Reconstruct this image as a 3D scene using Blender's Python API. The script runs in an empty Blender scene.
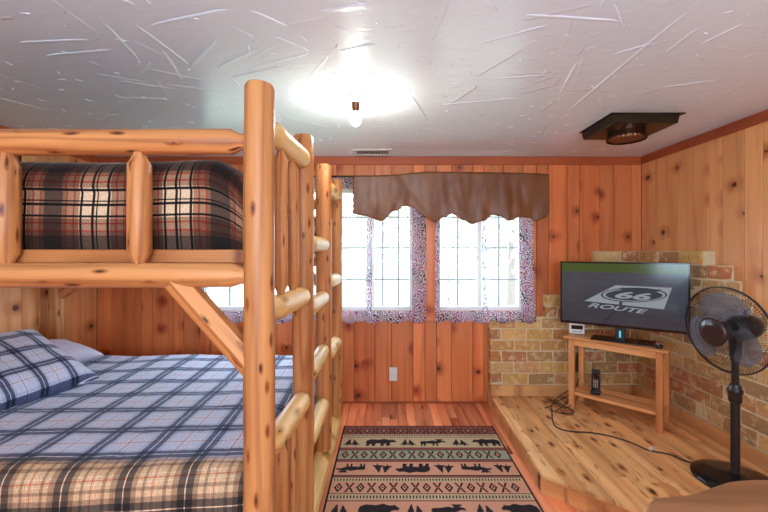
import bpy, math, random
import numpy as np
from mathutils import Vector, Matrix, noise
R = random.Random(7)
PI = math.pi
C = bpy.context.scene.collection
CAM = Vector((0.0, 0.0, 1.42))
F, PX, PY = 384.0, 388.0, 251.0          # focal length and principal point of the photograph, in pixels
CH = 2.30                                 # ceiling height
XL, XR, YB, YR = -2.72, 2.37, 3.59, -1.7  # room
HP = 0.105                                # hearth platform height

def at(x, y, h):
    """point at height h seen at pixel (x, y)"""
    Y = F * (CAM.z - h) / (y - PY)
    return Vector(((x - PX) / F * Y, Y, h))

# ------------------------------------------------------------------ mesh builder
class MB:
    def __init__(s):
        s.v = []; s.f = []; s.m = []; s.wc = []; s.r = []; s.sm = []
    def add(s, verts, faces, wc=None, mi=0, smooth=False, rnd=None, off=True):
        b = len(s.v)
        rnd = R.random() if rnd is None else rnd
        o = Vector((R.random() * 40, R.random() * 40, R.random() * 40)) if off else Vector((0, 0, 0))
        s.v += [tuple(p) for p in verts]
        wc = wc or verts
        s.wc += [tuple(Vector(p) + o) for p in wc]
        s.r += [rnd] * len(verts)
        for k, f in enumerate(faces):
            s.f.append([i + b for i in f])
            s.m.append(mi[k] if isinstance(mi, (list, tuple)) else mi)
            s.sm.append(smooth)
        return s
    def box(s, x0, x1, y0, y1, z0, z1, axis='x', M=None, mi=0, rnd=None, jit=0.0):
        P = [Vector((x, y, z)) for x in (x0, x1) for y in (y0, y1) for z in (z0, z1)]
        k = {'x': (0, 1, 2), 'y': (1, 0, 2), 'z': (2, 0, 1)}[axis]
        wc = [Vector((p[k[0]], p[k[1]] , p[k[2]])) for p in P]
        if jit: P = [p + Vector((R.uniform(-jit, jit), R.uniform(-jit, jit), R.uniform(-jit, jit))) for p in P]
        if M is not None: P = [M @ p for p in P]
        fs = [(0, 1, 3, 2), (4, 6, 7, 5), (0, 4, 5, 1), (2, 3, 7, 6), (0, 2, 6, 4), (1, 5, 7, 3)]
        return s.add(P, fs, wc, mi, False, rnd)
    def log(s, p0, p1, prof, n=16, wob=0.0, mi=0, rnd=None, flat=None, caps=True, smooth=True):
        """lathe along p0-p1; prof = [(t metres, radius)]"""
        p0 = Vector(p0); p1 = Vector(p1); ax = (p1 - p0).normalized()
        up = Vector((0, 0, 1)) if abs(ax.z) < .9 else Vector((0, 1, 0))
        e1 = ax.cross(up).normalized(); e2 = e1.cross(ax).normalized()
        V = []; W = []; fs = []
        sd = R.random() * 100
        for t, r in prof:
            for i in range(n):
                a = 2 * PI * i / n
                rr = r * (1 + wob * noise.noise(Vector((math.cos(a) * 1.2 + sd, math.sin(a) * 1.2, t * 3.0))))
                q = p0 + ax * t + e1 * (rr * math.cos(a)) + e2 * (rr * math.sin(a))
                V.append(q); aa = (a if abs(ax.z) > .9 else (a + PI / 2)) % (2 * PI); W.append(Vector((t, (aa if aa < PI else 2 * PI - aa) * .052, 0)))
        m = len(prof)
        for j in range(m - 1):
            for i in range(n):
                k = (i + 1) % n
                fs.append((j * n + i, j * n + k, (j + 1) * n + k, (j + 1) * n + i))
        s.add(V, fs, W, mi, smooth, rnd)
        if caps:
            b = len(s.v) - len(V)
            for base, rev in ((b, True), (b + (m - 1) * n, False)):
                c = [base + i for i in range(n)]
                # own verts for a crisp end
                vs = [Vector(s.v[i]) for i in c]
                s.add(vs, [list(range(n))[::-1] if rev else list(range(n))], [Vector((p.x * .2, p.y, p.z)) for p in vs], mi, False, rnd)
        return s
    def tube(s, pts, r, n=8, mi=0, closed=False, rnd=None):
        pts = [Vector(p) for p in pts]; V = []; fs = []
        L = len(pts); nrm = None
        for j, p in enumerate(pts):
            a = pts[(j - 1) % L] if (closed or j > 0) else p
            b = pts[(j + 1) % L] if (closed or j < L - 1) else p
            t = (b - a).normalized()
            if nrm is None:
                nrm = t.cross(Vector((0, 0, 1)) if abs(t.z) < .9 else Vector((0, 1, 0))).normalized()
            nrm = (nrm - t * nrm.dot(t)).normalized()
            bn = t.cross(nrm)
            for i in range(n):
                q = 2 * PI * i / n
                V.append(p + nrm * (r * math.cos(q)) + bn * (r * math.sin(q)))
        for j in range(L if closed else L - 1):
            j2 = (j + 1) % L
            for i in range(n):
                k = (i + 1) % n
                fs.append((j * n + i, j * n + k, j2 * n + k, j2 * n + i))
        if not closed:
            fs.append(list(range(n))[::-1]); fs.append([(L - 1) * n + i for i in range(n)])
        return s.add(V, fs, None, mi, True, rnd)
    def prism(s, pts, z0, z1, mi=0, rnd=None, M=None, top_only=False):
        n = len(pts)
        A = [Vector((x, y, z0)) for x, y in pts]; B = [Vector((x, y, z1)) for x, y in pts]
        if M is not None: A = [M @ p for p in A]; B = [M @ p for p in B]
        if top_only: return s.add(B, [list(range(n))], None, mi, False, rnd)
        fs = [list(range(n))[::-1], [n + i for i in range(n)]]
        fs += [(i, (i + 1) % n, n + (i + 1) % n, n + i) for i in range(n)]
        return s.add(A + B, fs, None, mi, False, rnd)
    def grid(s, fn, nu, nv, wc=None, mi=0, smooth=True, closed_u=False, rnd=None, off=False):
        V = []; W = []
        for j in range(nv):
            for i in range(nu):
                p, w = fn(i / (nu - 1) if not closed_u else i / nu, j / (nv - 1))
                V.append(Vector(p)); W.append(Vector(w))
        fs = []
        for j in range(nv - 1):
            for i in range(nu if closed_u else nu - 1):
                k = (i + 1) % nu
                fs.append((j * nu + i, j * nu + k, (j + 1) * nu + k, (j + 1) * nu + i))
        return s.add(V, fs, W, mi, smooth, rnd, off)
    def build(s, name, mats, parent=None, bevel=0.0, seg=1, loc=None, sub=0, solid=0.0):
        me = bpy.data.meshes.new(name)
        o0 = Vector(loc) if loc is not None else Vector((0, 0, 0))
        me.from_pydata([tuple(Vector(p) - o0) for p in s.v], [], s.f)
        if not isinstance(mats, (list, tuple)): mats = [mats]
        for m in mats: me.materials.append(m)
        me.polygons.foreach_set('material_index', s.m)
        me.polygons.foreach_set('use_smooth', s.sm)
        a = me.attributes.new('wc', 'FLOAT_VECTOR', 'POINT'); a.data.foreach_set('vector', [c for w in s.wc for c in w])
        a = me.attributes.new('rnd', 'FLOAT', 'POINT'); a.data.foreach_set('value', s.r)
        me.update()
        o = bpy.data.objects.new(name, me); C.objects.link(o)
        if loc is not None: o.location = o0
        if parent is not None:
            o.parent = parent
            o.location = o0 - parent.location_world if False else o0 - PW(parent)
        if bevel:
            b = o.modifiers.new('b', 'BEVEL'); b.width = bevel; b.segments = seg; b.limit_method = 'ANGLE'; b.angle_limit = .6
        if sub:
            b = o.modifiers.new('s', 'SUBSURF'); b.levels = sub; b.render_levels = sub
        if solid:
            b = o.modifiers.new('t', 'SOLIDIFY'); b.thickness = solid; b.offset = 0
        return o

def PW(o):
    p = Vector((0, 0, 0))
    while o is not None:
        p = p + o.location; o = o.parent
    return p

def tag(o, label=None, cat=None, group=None, kind=None):
    if label: o['label'] = label
    if cat: o['category'] = cat
    if group: o['group'] = group
    if kind: o['kind'] = kind
    return o
def thing(name, loc, label, cat, group=None):
    o = bpy.data.objects.new(name, None); C.objects.link(o); o.location = loc; o.empty_display_size = .1
    return tag(o, label, cat, group)
def struct(o): o['kind'] = 'structure'; return o

# ------------------------------------------------------------------ node helper
class NT:
    def __init__(s, name):
        s.mat = bpy.data.materials.new(name); s.mat.use_nodes = True
        s.t = s.mat.node_tree; s.t.nodes.clear()
        s.out = s.n('ShaderNodeOutputMaterial')
    def n(s, typ, **k):
        x = s.t.nodes.new(typ)
        for a, b in k.items(): setattr(x, a, b)
        return x
    def l(s, a, b): s.t.links.new(a, b)
    def put(s, sock, v):
        if isinstance(v, bpy.types.NodeSocket): s.l(v, sock)
        else:
            if sock.type == 'RGBA' and len(v) == 3: v = (*v, 1)
            sock.default_value = v
    def math(s, op, a, b=0.0, c=0.0, clamp=False):
        x = s.n('ShaderNodeMath', operation=op, use_clamp=clamp)
        s.put(x.inputs[0], a); s.put(x.inputs[1], b); s.put(x.inputs[2], c); return x.outputs[0]
    def mix(s, f, a, b, mode='MIX'):
        x = s.n('ShaderNodeMix', data_type='RGBA', blend_type=mode)
        s.put(x.inputs['Factor'], f); s.put(x.inputs[6], a); s.put(x.inputs[7], b); return x.outputs[2]
    def smooth(s, v, a, b, lo=0.0, hi=1.0):
        x = s.n('ShaderNodeMapRange', interpolation_type='SMOOTHSTEP')
        s.put(x.inputs[0], v); s.put(x.inputs[1], a); s.put(x.inputs[2], b); s.put(x.inputs[3], lo); s.put(x.inputs[4], hi); return x.outputs[0]
    def xyz(s, x=0.0, y=0.0, z=0.0):
        c = s.n('ShaderNodeCombineXYZ'); s.put(c.inputs[0], x); s.put(c.inputs[1], y); s.put(c.inputs[2], z); return c.outputs[0]
    def sep(s, v):
        c = s.n('ShaderNodeSeparateXYZ'); s.l(v, c.inputs[0]); return c.outputs
    def attr(s, name):
        return s.n('ShaderNodeAttribute', attribute_name=name).outputs
    def noise(s, vec, scale=1.0, detail=3.0, rough=.5, dist=0.0):
        x = s.n('ShaderNodeTexNoise'); s.put(x.inputs['Vector'], vec)
        s.put(x.inputs['Scale'], scale); s.put(x.inputs['Detail'], detail); s.put(x.inputs['Roughness'], rough); s.put(x.inputs['Distortion'], dist)
        return x.outputs['Fac']
    def ramp(s, f, stops, interp='LINEAR'):
        x = s.n('ShaderNodeValToRGB'); cr = x.color_ramp; cr.interpolation = interp
        s.put(x.inputs[0], f)
        while len(cr.elements) > 1: cr.elements.remove(cr.elements[-1])
        cr.elements[0].position = stops[0][0]; cr.elements[0].color = (*stops[0][1], 1)
        for p, c in stops[1:]:
            e = cr.elements.new(p); e.color = (*c, 1)
        return x.outputs[0]
    def bsdf(s, col, rough=.5, spec=.5, metal=0.0, bump=None, bs=.2, bd=.01, **k):
        x = s.n('ShaderNodeBsdfPrincipled')
        s.put(x.inputs['Base Color'], col); s.put(x.inputs['Roughness'], rough); s.put(x.inputs['Metallic'], metal)
        s.put(x.inputs['Specular IOR Level'], spec)
        for a, b in k.items(): s.put(x.inputs[a.replace('_', ' ')], b)
        if bump is not None:
            b = s.n('ShaderNodeBump'); s.put(b.inputs['Height'], bump); s.put(b.inputs['Strength'], bs); s.put(b.inputs['Distance'], bd)
            s.l(b.outputs[0], x.inputs['Normal'])
        return x.outputs[0]
    def done(s, sh): s.l(sh, s.out.inputs[0]); return s.mat

def srgb(r, g, b):
    f = lambda c: (c / 255 / 12.92) if c / 255 <= .04045 else ((c / 255 + .055) / 1.055) ** 2.4
    return (f(r), f(g), f(b))

def plain(name, col, rough=.5, spec=.5, metal=0.0, var=0.06, nscale=30, bs=0.05, **k):
    t = NT(name)
    g = t.n('ShaderNodeTexCoord').outputs['Object']
    nz = t.noise(g, nscale, 3)
    d = tuple(c * (1 - 2 * var) for c in col)
    return t.done(t.bsdf(t.mix(nz, d, tuple(min(1, c * (1 + var)) for c in col)), rough, spec, metal, bump=nz, bs=bs, bd=.002, **k))

def wood(name, light, dark, knot=(.06, .02, .008), rough=.4, kd=1.0, kthr=.55, var=.3, hue=(1.0, .8, .65), ka=2.3, kb=5.5, grain=1.0, streak=0.0, spec=.4, ksize=1.0, ringf=40.0, halor=.34):
    t = NT(name)
    wc = t.attr('wc')[1]; rnd = t.attr('rnd')[2]
    a, b, c = t.sep(wc)
    # knots
    vo = t.n('ShaderNodeTexVoronoi', voronoi_dimensions='2D', feature='F1')
    wob = t.noise(t.xyz(t.math('MULTIPLY', a, 6.0), t.math('MULTIPLY', b, 14.0), c), 1.0, 2)
    bb = t.math('MULTIPLY_ADD', b, kb * kd, t.math('MULTIPLY', wob, .12))
    aa = t.math('MULTIPLY_ADD', a, ka * kd, t.math('MULTIPLY', wob, .1))
    t.put(vo.inputs['Vector'], t.xyz(aa, bb, 0.0)); vo.inputs['Scale'].default_value = 1.0; vo.inputs['Randomness'].default_value = .85
    d = vo.outputs['Distance']; cr = t.sep(vo.outputs['Color'])[0]
    keep = t.smooth(cr, kthr, kthr + .05)
    size = t.math('MULTIPLY_ADD', t.sep(vo.outputs['Color'])[1], .075 * ksize, .03 * ksize)
    core = t.math('MULTIPLY', t.smooth(d, size, t.math('MULTIPLY', size, .55)), keep)
    halo = t.math('MULTIPLY', t.smooth(d, halor, .03), keep)
    # growth figure
    n1 = t.noise(t.xyz(t.math('MULTIPLY', a, .55), t.math('MULTIPLY', b, 5.0), c), 1.0, 3, .5, .3)
    ph = t.math('ADD', t.math('MULTIPLY', b, ringf), t.math('MULTIPLY', n1, 24.0))
    ph = t.math('ADD', ph, t.math('MULTIPLY', halo, 3.2))
    w = t.math('MULTIPLY_ADD', t.math('SINE', ph), .5, .5)
    w = t.math('MULTIPLY', t.math('POWER', w, 2.2), t.math('MULTIPLY_ADD', n1, 1.1, .1))
    fine = t.noise(t.xyz(t.math('MULTIPLY', a, 5.0), t.math('MULTIPLY', b, 220.0), t.math('MULTIPLY', c, 220.0)), 1.0, 2)
    broad = t.noise(t.xyz(t.math('MULTIPLY', a, .9), t.math('MULTIPLY', b, 9.0), c), 1.0, 2)
    f = t.math('ADD', t.math('MULTIPLY', w, .38 * grain), t.math('MULTIPLY', fine, .28 * grain))
    f = t.math('ADD', f, t.math('MULTIPLY', t.math('SUBTRACT', broad, .45), .9))
    f = t.math('ADD', f, t.math('MULTIPLY', halo, .5), clamp=True)
    f = t.math('MULTIPLY_ADD', t.math('SUBTRACT', f, .35), 1.5, .38, clamp=True)
    col = t.mix(f, light, dark)
    # board to board differences
    v = t.math('MULTIPLY_ADD', rnd, var, 1 - var * .55)
    r2 = t.math('FRACT', t.math('MULTIPLY', rnd, 17.3))
    col = t.mix(t.math('MULTIPLY', r2, .8), col, t.mix(1.0, col, hue, 'MULTIPLY'))
    col = t.mix(1.0, col, t.xyz(v, v, v), 'MULTIPLY')
    if streak:
        sn = t.noise(t.xyz(t.math('MULTIPLY', a, 4.5), t.math('MULTIPLY', b, 24.0), c), 1.0, 4, .6, 1.2)
        col = t.mix(t.math('MULTIPLY', t.smooth(sn, .56, .68), streak), col, srgb(146, 84, 48))
    col = t.mix(t.math('MULTIPLY', core, .92), col, knot)
    h = t.math('SUBTRACT', t.math('MULTIPLY', f, -.4), core)
    return t.done(t.bsdf(col, rough, spec, 0.0, bump=h, bs=.12, bd=.003))

def plaid(name, pu, su, pv, sv, rough=.85, ang=0.0, tint=(1, 1, 1), sheen=.3, offs=(0, 0), weave=900, scol=(.75, .85, 1.0), border=None):
    t = NT(name)
    a, b, c = t.sep(t.attr('wc')[1])
    ca, sa = math.cos(ang), math.sin(ang)
    u = t.math('ADD', t.math('MULTIPLY', a, ca), t.math('MULTIPLY_ADD', b, sa, offs[0]))
    v = t.math('ADD', t.math('MULTIPLY', a, -sa), t.math('MULTIPLY_ADD', b, ca, offs[1]))
    A = t.ramp(t.math('FRACT', t.math('DIVIDE', u, pu)), su, 'CONSTANT')
    B = t.ramp(t.math('FRACT', t.math('DIVIDE', v, pv)), sv, 'CONSTANT')
    col = t.mix(1.0, A, B, 'MULTIPLY')
    if border:  # past the front edge, warm light is painted into the cloth colour
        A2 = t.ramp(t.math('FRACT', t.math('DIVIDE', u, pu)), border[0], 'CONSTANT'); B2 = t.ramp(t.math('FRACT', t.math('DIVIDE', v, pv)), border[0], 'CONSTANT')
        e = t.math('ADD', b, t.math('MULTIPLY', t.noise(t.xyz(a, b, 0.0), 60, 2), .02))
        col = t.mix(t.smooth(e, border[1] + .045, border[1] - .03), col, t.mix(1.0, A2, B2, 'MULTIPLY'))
    nz = t.noise(t.xyz(t.math('MULTIPLY', u, 160.0), t.math('MULTIPLY', v, 160.0), 0.0), 1.0, 2)
    n2 = t.noise(t.xyz(u, v, 0.0), 38.0, 3, .6)
    col = t.mix(t.math('MULTIPLY', t.smooth(nz, .35, .65), .55), col, t.mix(1.0, col, (.55, .55, .60), 'MULTIPLY'))
    col = t.mix(1.0, col, tint, 'MULTIPLY')
    hb = t.math('ADD', t.math('MULTIPLY', nz, .3), n2)
    return t.done(t.bsdf(col, rough, .25, 0.0, bump=hb, bs=.35, bd=.006, Sheen_Weight=sheen, Sheen_Roughness=.35, Sheen_Tint=scol))

# ------------------------------------------------------------------ materials
M = {}
M['pine_wall'] = wood('knotty_pine_wall', srgb(228, 138, 82), srgb(162, 72, 38), rough=.38, kthr=.5, var=.36, hue=(.96, .78, .66), ka=3.6, kb=3.6, ksize=1.0, grain=.6)
M['pine_wall_r'] = wood('knotty_pine_wall_right', srgb(238, 176, 118), srgb(190, 114, 66), rough=.38, kthr=.4, var=.24, hue=(.97, .87, .78), ka=3.8, kb=3.0, ksize=1.1, grain=.65)
M['crown'] = wood('stained_crown_wood', srgb(176, 92, 52), srgb(130, 58, 30), rough=.4, kthr=.9)
M['floor'] = wood('fir_floor', srgb(240, 156, 108), srgb(150, 70, 42), rough=.26, kthr=.85, var=.62, hue=(.95, .70, .58), kb=9, spec=.5)
M['platform'] = wood('knotty_platform_pine', srgb(240, 188, 128), srgb(176, 106, 58), rough=.33, kthr=.5, var=.34, hue=(.97, .84, .70), ka=5, kb=10.0, ksize=1.5, streak=.75, spec=.45)
M['log'] = wood('peeled_log_pine', srgb(216, 150, 90), srgb(148, 82, 40), rough=.42, kthr=.15, var=.14, ka=5, kb=14, ringf=110.0, grain=1.25, ksize=1.05, halor=.19, hue=(1, .93, .88))
M['log_pale'] = wood('pale_peeled_log', srgb(244, 208, 136), srgb(190, 132, 66), rough=.42, kthr=.55, var=.1, ka=5, kb=9, hue=(1, .95, .9))
M['table'] = wood('oak_tv_table', srgb(232, 168, 108), srgb(172, 106, 58), rough=.35, kthr=.97, var=.12)
M['walnut'] = wood('walnut_slab', srgb(156, 114, 82), srgb(98, 66, 46), rough=.32, kthr=.93, var=.05, grain=.8)
M['black'] = plain('black_plastic', (.012, .011, .012), .35)
M['gloss'] = plain('gloss_black', (.008, .008, .009), .12, var=.02, bs=0)
M['white'] = plain('white_plastic', (.78, .76, .72), .4)
M['metal'] = plain('chrome_metal', (.6, .6, .62), .3, metal=1.0)
M['bronze'] = plain('bronzed_steel', (.045, .035, .022), .3, metal=.85, var=.3, nscale=8)
M['brass'] = plain('aged_brass_pipe', (.16, .07, .035), .28, metal=.9, var=.35, nscale=14)
M['sheet'] = plain('lilac_white_cotton', srgb(214, 208, 226), .85, .2, nscale=20, bs=.4)
M['dark'] = plain('dark_interior', (.01, .01, .01), .7)
M['vinyl'] = plain('white_painted_frame', (.7, .69, .66), .5)
M['muntin'] = plain('grey_muntin', (.16, .155, .16), .5)
M['bark'] = plain('tree_bark', (.16, .11, .08), .9, nscale=6)
M['lawn'] = plain('dry_lawn', (.42, .44, .30), .95, nscale=3, var=.2)
M['leaf'] = plain('tree_leaf', (.50, .54, .36), .7, nscale=2, var=.3)
M['leather'] = None

def mk_ceiling():
    t = NT('troweled_ceiling_paint')
    p = t.n('ShaderNodeTexCoord').outputs['Object']
    a = t.noise(p, 2.2, 3, .6, .4); b = t.noise(p, 26, 4, .6)
    st = t.smooth(t.noise(t.xyz(t.math('MULTIPLY', t.sep(p)[0], 3.0), t.math('MULTIPLY', t.sep(p)[1], 11.0), 0.0), 1.0, 4, .6, 1.5), .56, .60)
    h = t.math('ADD', t.math('MULTIPLY', b, .35), t.math('ADD', t.math('MULTIPLY', a, 1.2), t.math('MULTIPLY', st, .5)))
    return t.done(t.bsdf(t.mix(a, (.74, .83, .91), (.79, .88, .96)), .26, .6, bump=h, bs=.16, bd=.010))
M['ceiling'] = mk_ceiling()

def mk_brick():
    t = NT('old_reclaimed_brick')
    wc = t.attr('wc')[1]; r = t.attr('rnd')[2]
    base = t.ramp(r, [(0, srgb(206, 164, 92)), (.2, srgb(178, 116, 66)), (.34, srgb(222, 174, 110)), (.5, srgb(164, 128, 86)), (.62, srgb(188, 108, 72)), (.72, srgb(212, 174, 118)), (.86, srgb(158, 124, 84)), (1, srgb(196, 146, 82))], 'LINEAR')
    n = t.noise(wc, 18, 5, .65); n2 = t.noise(wc, 55, 4, .6)
    col = t.mix(t.smooth(n, .48, .66, 0, .75), base, srgb(224, 196, 150))
    col = t.mix(t.smooth(n2, .56, .70, 0, .6), col, srgb(98, 62, 42))
    return t.done(t.bsdf(col, .75, .3, bump=t.math('ADD', n, t.math('MULTIPLY', n2, .5)), bs=.6, bd=.01))
M['brick'] = mk_brick()
def mk_mortar():
    t = NT('sandy_mortar')
    p = t.n('ShaderNodeTexCoord').outputs['Object']
    n = t.noise(p, 40, 5, .7)
    return t.done(t.bsdf(t.mix(n, srgb(196, 172, 132), srgb(236, 218, 180)), .9, .2, bump=n, bs=.6, bd=.008))
M['mortar'] = mk_mortar()

def mk_leather():
    t = NT('brown_faux_leather')
    p = t.n('ShaderNodeTexCoord').outputs['Object']
    n = t.noise(p, 5, 4, .55, .8)
    return t.done(t.bsdf(t.mix(n, srgb(84, 38, 14), srgb(138, 84, 34)), .42, .5, bump=t.math('ADD', n, t.math('MULTIPLY', t.noise(p, 160, 2), .06)), bs=.4, bd=.015))
M['leather'] = mk_leather()

# lower bed plaid: dark doubled stripes with a white centre, thin red line between
W_ = (.83, .86, .95); D_ = (.12, .14, .23); G_ = (.66, .69, .80); RD = (.70, .30, .22); WH = (1., 1., 1.)
st_blue = [(0, D_), (.115, WH), (.135, D_), (.25, G_), (.31, W_), (.53, WH), (.545, W_), (.58, RD), (.60, W_), (.635, WH), (.65, W_), (.92, G_)]
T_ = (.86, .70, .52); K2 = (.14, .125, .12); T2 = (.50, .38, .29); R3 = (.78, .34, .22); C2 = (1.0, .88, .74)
st_warm_light = [(0, K2), (.115, C2), (.135, K2), (.25, T2), (.33, T_), (.42, T2), (.47, T_), (.53, C2), (.545, T_), (.58, R3), (.60, T_), (.635, C2), (.65, T_), (.76, T2), (.82, T_), (.90, T2)]  # the blue plaid as warmly lit, light put into its colours
M['quilt'] = plaid('blue_check_quilt', .225, st_blue, .225, st_blue, ang=math.radians(3), sheen=.3, border=(st_warm_light, 1.515), offs=(.02, .02))
M['pillowcase'] = plaid('blue_check_pillowcase', .155, st_blue, .155, st_blue, sheen=.5, offs=(.03, .05))
K_ = (.02, .016, .015); DB = (.10, .068, .055); BR = (.27, .17, .12); CR = (.88, .74, .58); RR = (.42, .08, .05); TN = (.42, .28, .20)
st_br = [(0, CR), (.012, K_), (.04, CR), (.15, K_), (.18, CR), (.205, K_), (.222, CR), (.33, K_), (.36, CR), (.375, TN), (.43, RR), (.455, TN), (.52, RR), (.54, BR), (.58, DB), (.80, BR), (.84, RR), (.86, TN), (.93, RR), (.95, TN)]
M['sheet_plaid'] = plaid('brown_check_flannel', .30, st_br, .30, st_br, sheen=.15, offs=(.208, .167), scol=(1, .95, .9))
M['navy'] = plain('navy_cotton', srgb(30, 62, 104), .85, .2, nscale=30)

def mk_curtain():
    """wc = (metres from left edge, metres above hem, 1 in the patterned borders)"""
    t = NT('sheer_paisley_curtain')
    wc = t.attr('wc')[1]; rn = t.attr('rnd')[2]
    a, b, c = t.sep(wc)
    v = t.xyz(a, b, 0.0)
    vo = t.n('ShaderNodeTexVoronoi', voronoi_dimensions='2D', feature='F1'); t.put(vo.inputs['Vector'], v); vo.inputs['Scale'].default_value = 16
    n = t.noise(v, 16, 2, .6)
    ring = t.math('SINE', t.math('ADD', t.math('MULTIPLY', vo.outputs['Distance'], 22.0), t.math('MULTIPLY', n, 22.0)))
    inkm = t.smooth(ring, -.15, .25)
    hue = t.noise(v, 6, 1)
    ink = t.ramp(hue, [(.0, srgb(34, 26, 40)), (.42, srgb(66, 48, 66)), (.50, srgb(132, 46, 76)), (.56, srgb(88, 64, 120)), (.64, srgb(150, 70, 78)), (.75, srgb(46, 40, 44))])
    bcol = t.mix(inkm, (.60, .55, .58), ink)
    # faint big medallions woven in the sheer field
    vo2 = t.n('ShaderNodeTexVoronoi', voronoi_dimensions='2D', feature='F1'); t.put(vo2.inputs['Vector'], v); vo2.inputs['Scale'].default_value = 4.5
    med = t.math('MULTIPLY', t.smooth(vo2.outputs['Distance'], .34, .22), t.smooth(ring, -.2, .5))
    med = t.math('MULTIPLY', med, t.smooth(b, .3, .6))
    fcol = t.mix(med, (.80, .80, .80), (.50, .30, .34))
    edge = t.smooth(c, .35, .65)
    col = t.mix(edge, fcol, bcol)
    op = t.math('ADD', t.math('MULTIPLY', edge, t.math('MULTIPLY_ADD', inkm, .28, .68)), t.math('MULTIPLY', t.math('SUBTRACT', 1.0, edge), t.math('MULTIPLY_ADD', med, .45, .22)))
    df = t.n('ShaderNodeBsdfDiffuse'); t.l(col, df.inputs[0])
    tl = t.n('ShaderNodeBsdfTranslucent'); t.l(col, tl.inputs[0])
    m1 = t.n('ShaderNodeMixShader'); m1.inputs[0].default_value = .5; t.l(df.outputs[0], m1.inputs[1]); t.l(tl.outputs[0], m1.inputs[2])
    tr = t.n('ShaderNodeBsdfTransparent')
    m2 = t.n('ShaderNodeMixShader'); t.l(op, m2.inputs[0]); t.l(tr.outputs[0], m2.inputs[1]); t.l(m1.outputs[0], m2.inputs[2])
    return t.done(m2.outputs[0])
M['curtain'] = mk_curtain()

def mk_glass(name, tint=(1, 1, 1), fac=.06):
    t = NT(name)
    tr = t.n('ShaderNodeBsdfTransparent'); t.put(tr.inputs[0], tint)
    gl = t.n('ShaderNodeBsdfGlossy'); gl.inputs['Roughness'].default_value = .05
    m = t.n('ShaderNodeMixShader'); m.inputs[0].default_value = fac; t.l(tr.outputs[0], m.inputs[1]); t.l(gl.outputs[0], m.inputs[2])
    return t.done(m.outputs[0])
M['glass'] = mk_glass('window_glass')

def emit(name, col, st, var=0):
    t = NT(name); e = t.n('ShaderNodeEmission'); t.put(e.inputs[0], col); e.inputs[1].default_value = st
    return t.done(e.outputs[0])
BULB, FILL_GLOBE = 260.0, 3.0
M['bulb'] = emit('glowing_bulb', (1.0, .93, .80), BULB)
M['globe'] = emit('fill_globe_glow', (.62, .82, 1.0), FILL_GLOBE)
M['fill_uplight'] = emit('fill_uplight_glow', (.60, .80, 1.0), 120.0)
M['led'] = emit('blue_led', (.15, .6, .85), .9)

def mk_screen():
    t = NT('tv_picture_asphalt')
    a, b, c = t.sep(t.attr('wc')[1])          # a,b in 0..1 across the picture
    n = t.noise(t.xyz(t.math('MULTIPLY', a, 6.0), t.math('MULTIPLY', b, 40.0), 0.0), 1.0, 4, .6)
    road = t.mix(n, srgb(46, 54, 64), srgb(88, 96, 106))
    road = t.mix(t.smooth(b, 0.0, .75), t.mix(1.0, road, (.66, .62, .66), 'MULTIPLY'), road)
    grass = t.mix(t.noise(t.xyz(t.math('MULTIPLY', a, 40.0), t.math('MULTIPLY', b, 60.0), 0.0), 1.0, 3), srgb(36, 62, 20), srgb(92, 118, 52))
    col = t.mix(t.smooth(t.math('ADD', b, t.math('MULTIPLY', n, .03)), .86, .88), road, grass)
    crack = t.smooth(t.math('ABSOLUTE', t.math('SUBTRACT', t.math('ADD', a, t.math('MULTIPLY', b, -.42)), .36)), .005, .001)
    crack = t.math('MULTIPLY', crack, t.smooth(b, .34, .30))
    col = t.mix(crack, col, (.01, .01, .012))
    e = t.n('ShaderNodeEmission'); t.l(col, e.inputs[0]); e.inputs[1].default_value = .55
    g = t.bsdf((.01, .01, .012), .12, .5)
    ad = t.n('ShaderNodeAddShader'); t.l(e.outputs[0], ad.inputs[0]); t.l(g, ad.inputs[1])
    return t.done(ad.outputs[0])
M['screen'] = mk_screen()
M['scr_white'] = emit('tv_picture_road_paint', srgb(172, 178, 186), .55)
M['scr_dark'] = emit('tv_picture_road_dark', srgb(84, 88, 97), .42)

# rug materials
def fibre(name, c1, c2=None):
    t = NT(name); p = t.n('ShaderNodeTexCoord').outputs['Object']
    n = t.noise(p, 260, 2); n2 = t.noise(p, 9, 2)
    c2 = c2 or tuple(x * .68 for x in c1)
    return t.done(t.bsdf(t.mix(t.math('MULTIPLY_ADD', n2, .5, t.math('MULTIPLY', n, .5)), c2, c1), .95, .1, bump=n, bs=.5, bd=.003))
RUGM = [fibre('rug_black', srgb(48, 40, 40)), fibre('rug_salmon', srgb(210, 150, 120)), fibre('rug_tan', srgb(196, 170, 132)),
        fibre('rug_rust', srgb(134, 78, 66)), fibre('rug_sage', srgb(156, 154, 128)), fibre('rug_border', srgb(40, 30, 30))]

# ------------------------------------------------------------------ room shell
def boards_wall(name, mat, horiz, fixed, axis_pos, thick, edges, z0, z1, openings=(), th=.018):
    """vertical boards. horiz 'x' or 'y'; fixed = plane coordinate (room face), boards go outwards by th*sign"""
    mb = MB()
    for e0, e1 in zip(edges[:-1], edges[1:]):
        segs = [(z0, z1)]
        for (a, b, za, zb) in openings:
            if e0 >= a - 1e-4 and e1 <= b + 1e-4: segs = [(z0, za), (zb, z1)]
        g = .0016
        rn = R.random()
        for (sa, sb) in segs:
            if sb - sa < .01: continue
            lo, hi = min(fixed, fixed + th), max(fixed, fixed + th)
            if horiz == 'x': mb.box(e0 + g, e1 - g, lo, hi, sa, sb, 'z', rnd=rn)
            else: mb.box(lo, hi, e0 + g, e1 - g, sa, sb, 'z', rnd=rn)
            # dark backing behind the gaps
    # grain across coordinate for y-walls must come from y
    if horiz == 'y':
        mb.wc = [(w[0], w[2] if False else w[1] + p[1], w[2]) for w, p in zip(mb.wc, mb.v)]
    return mb
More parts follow.
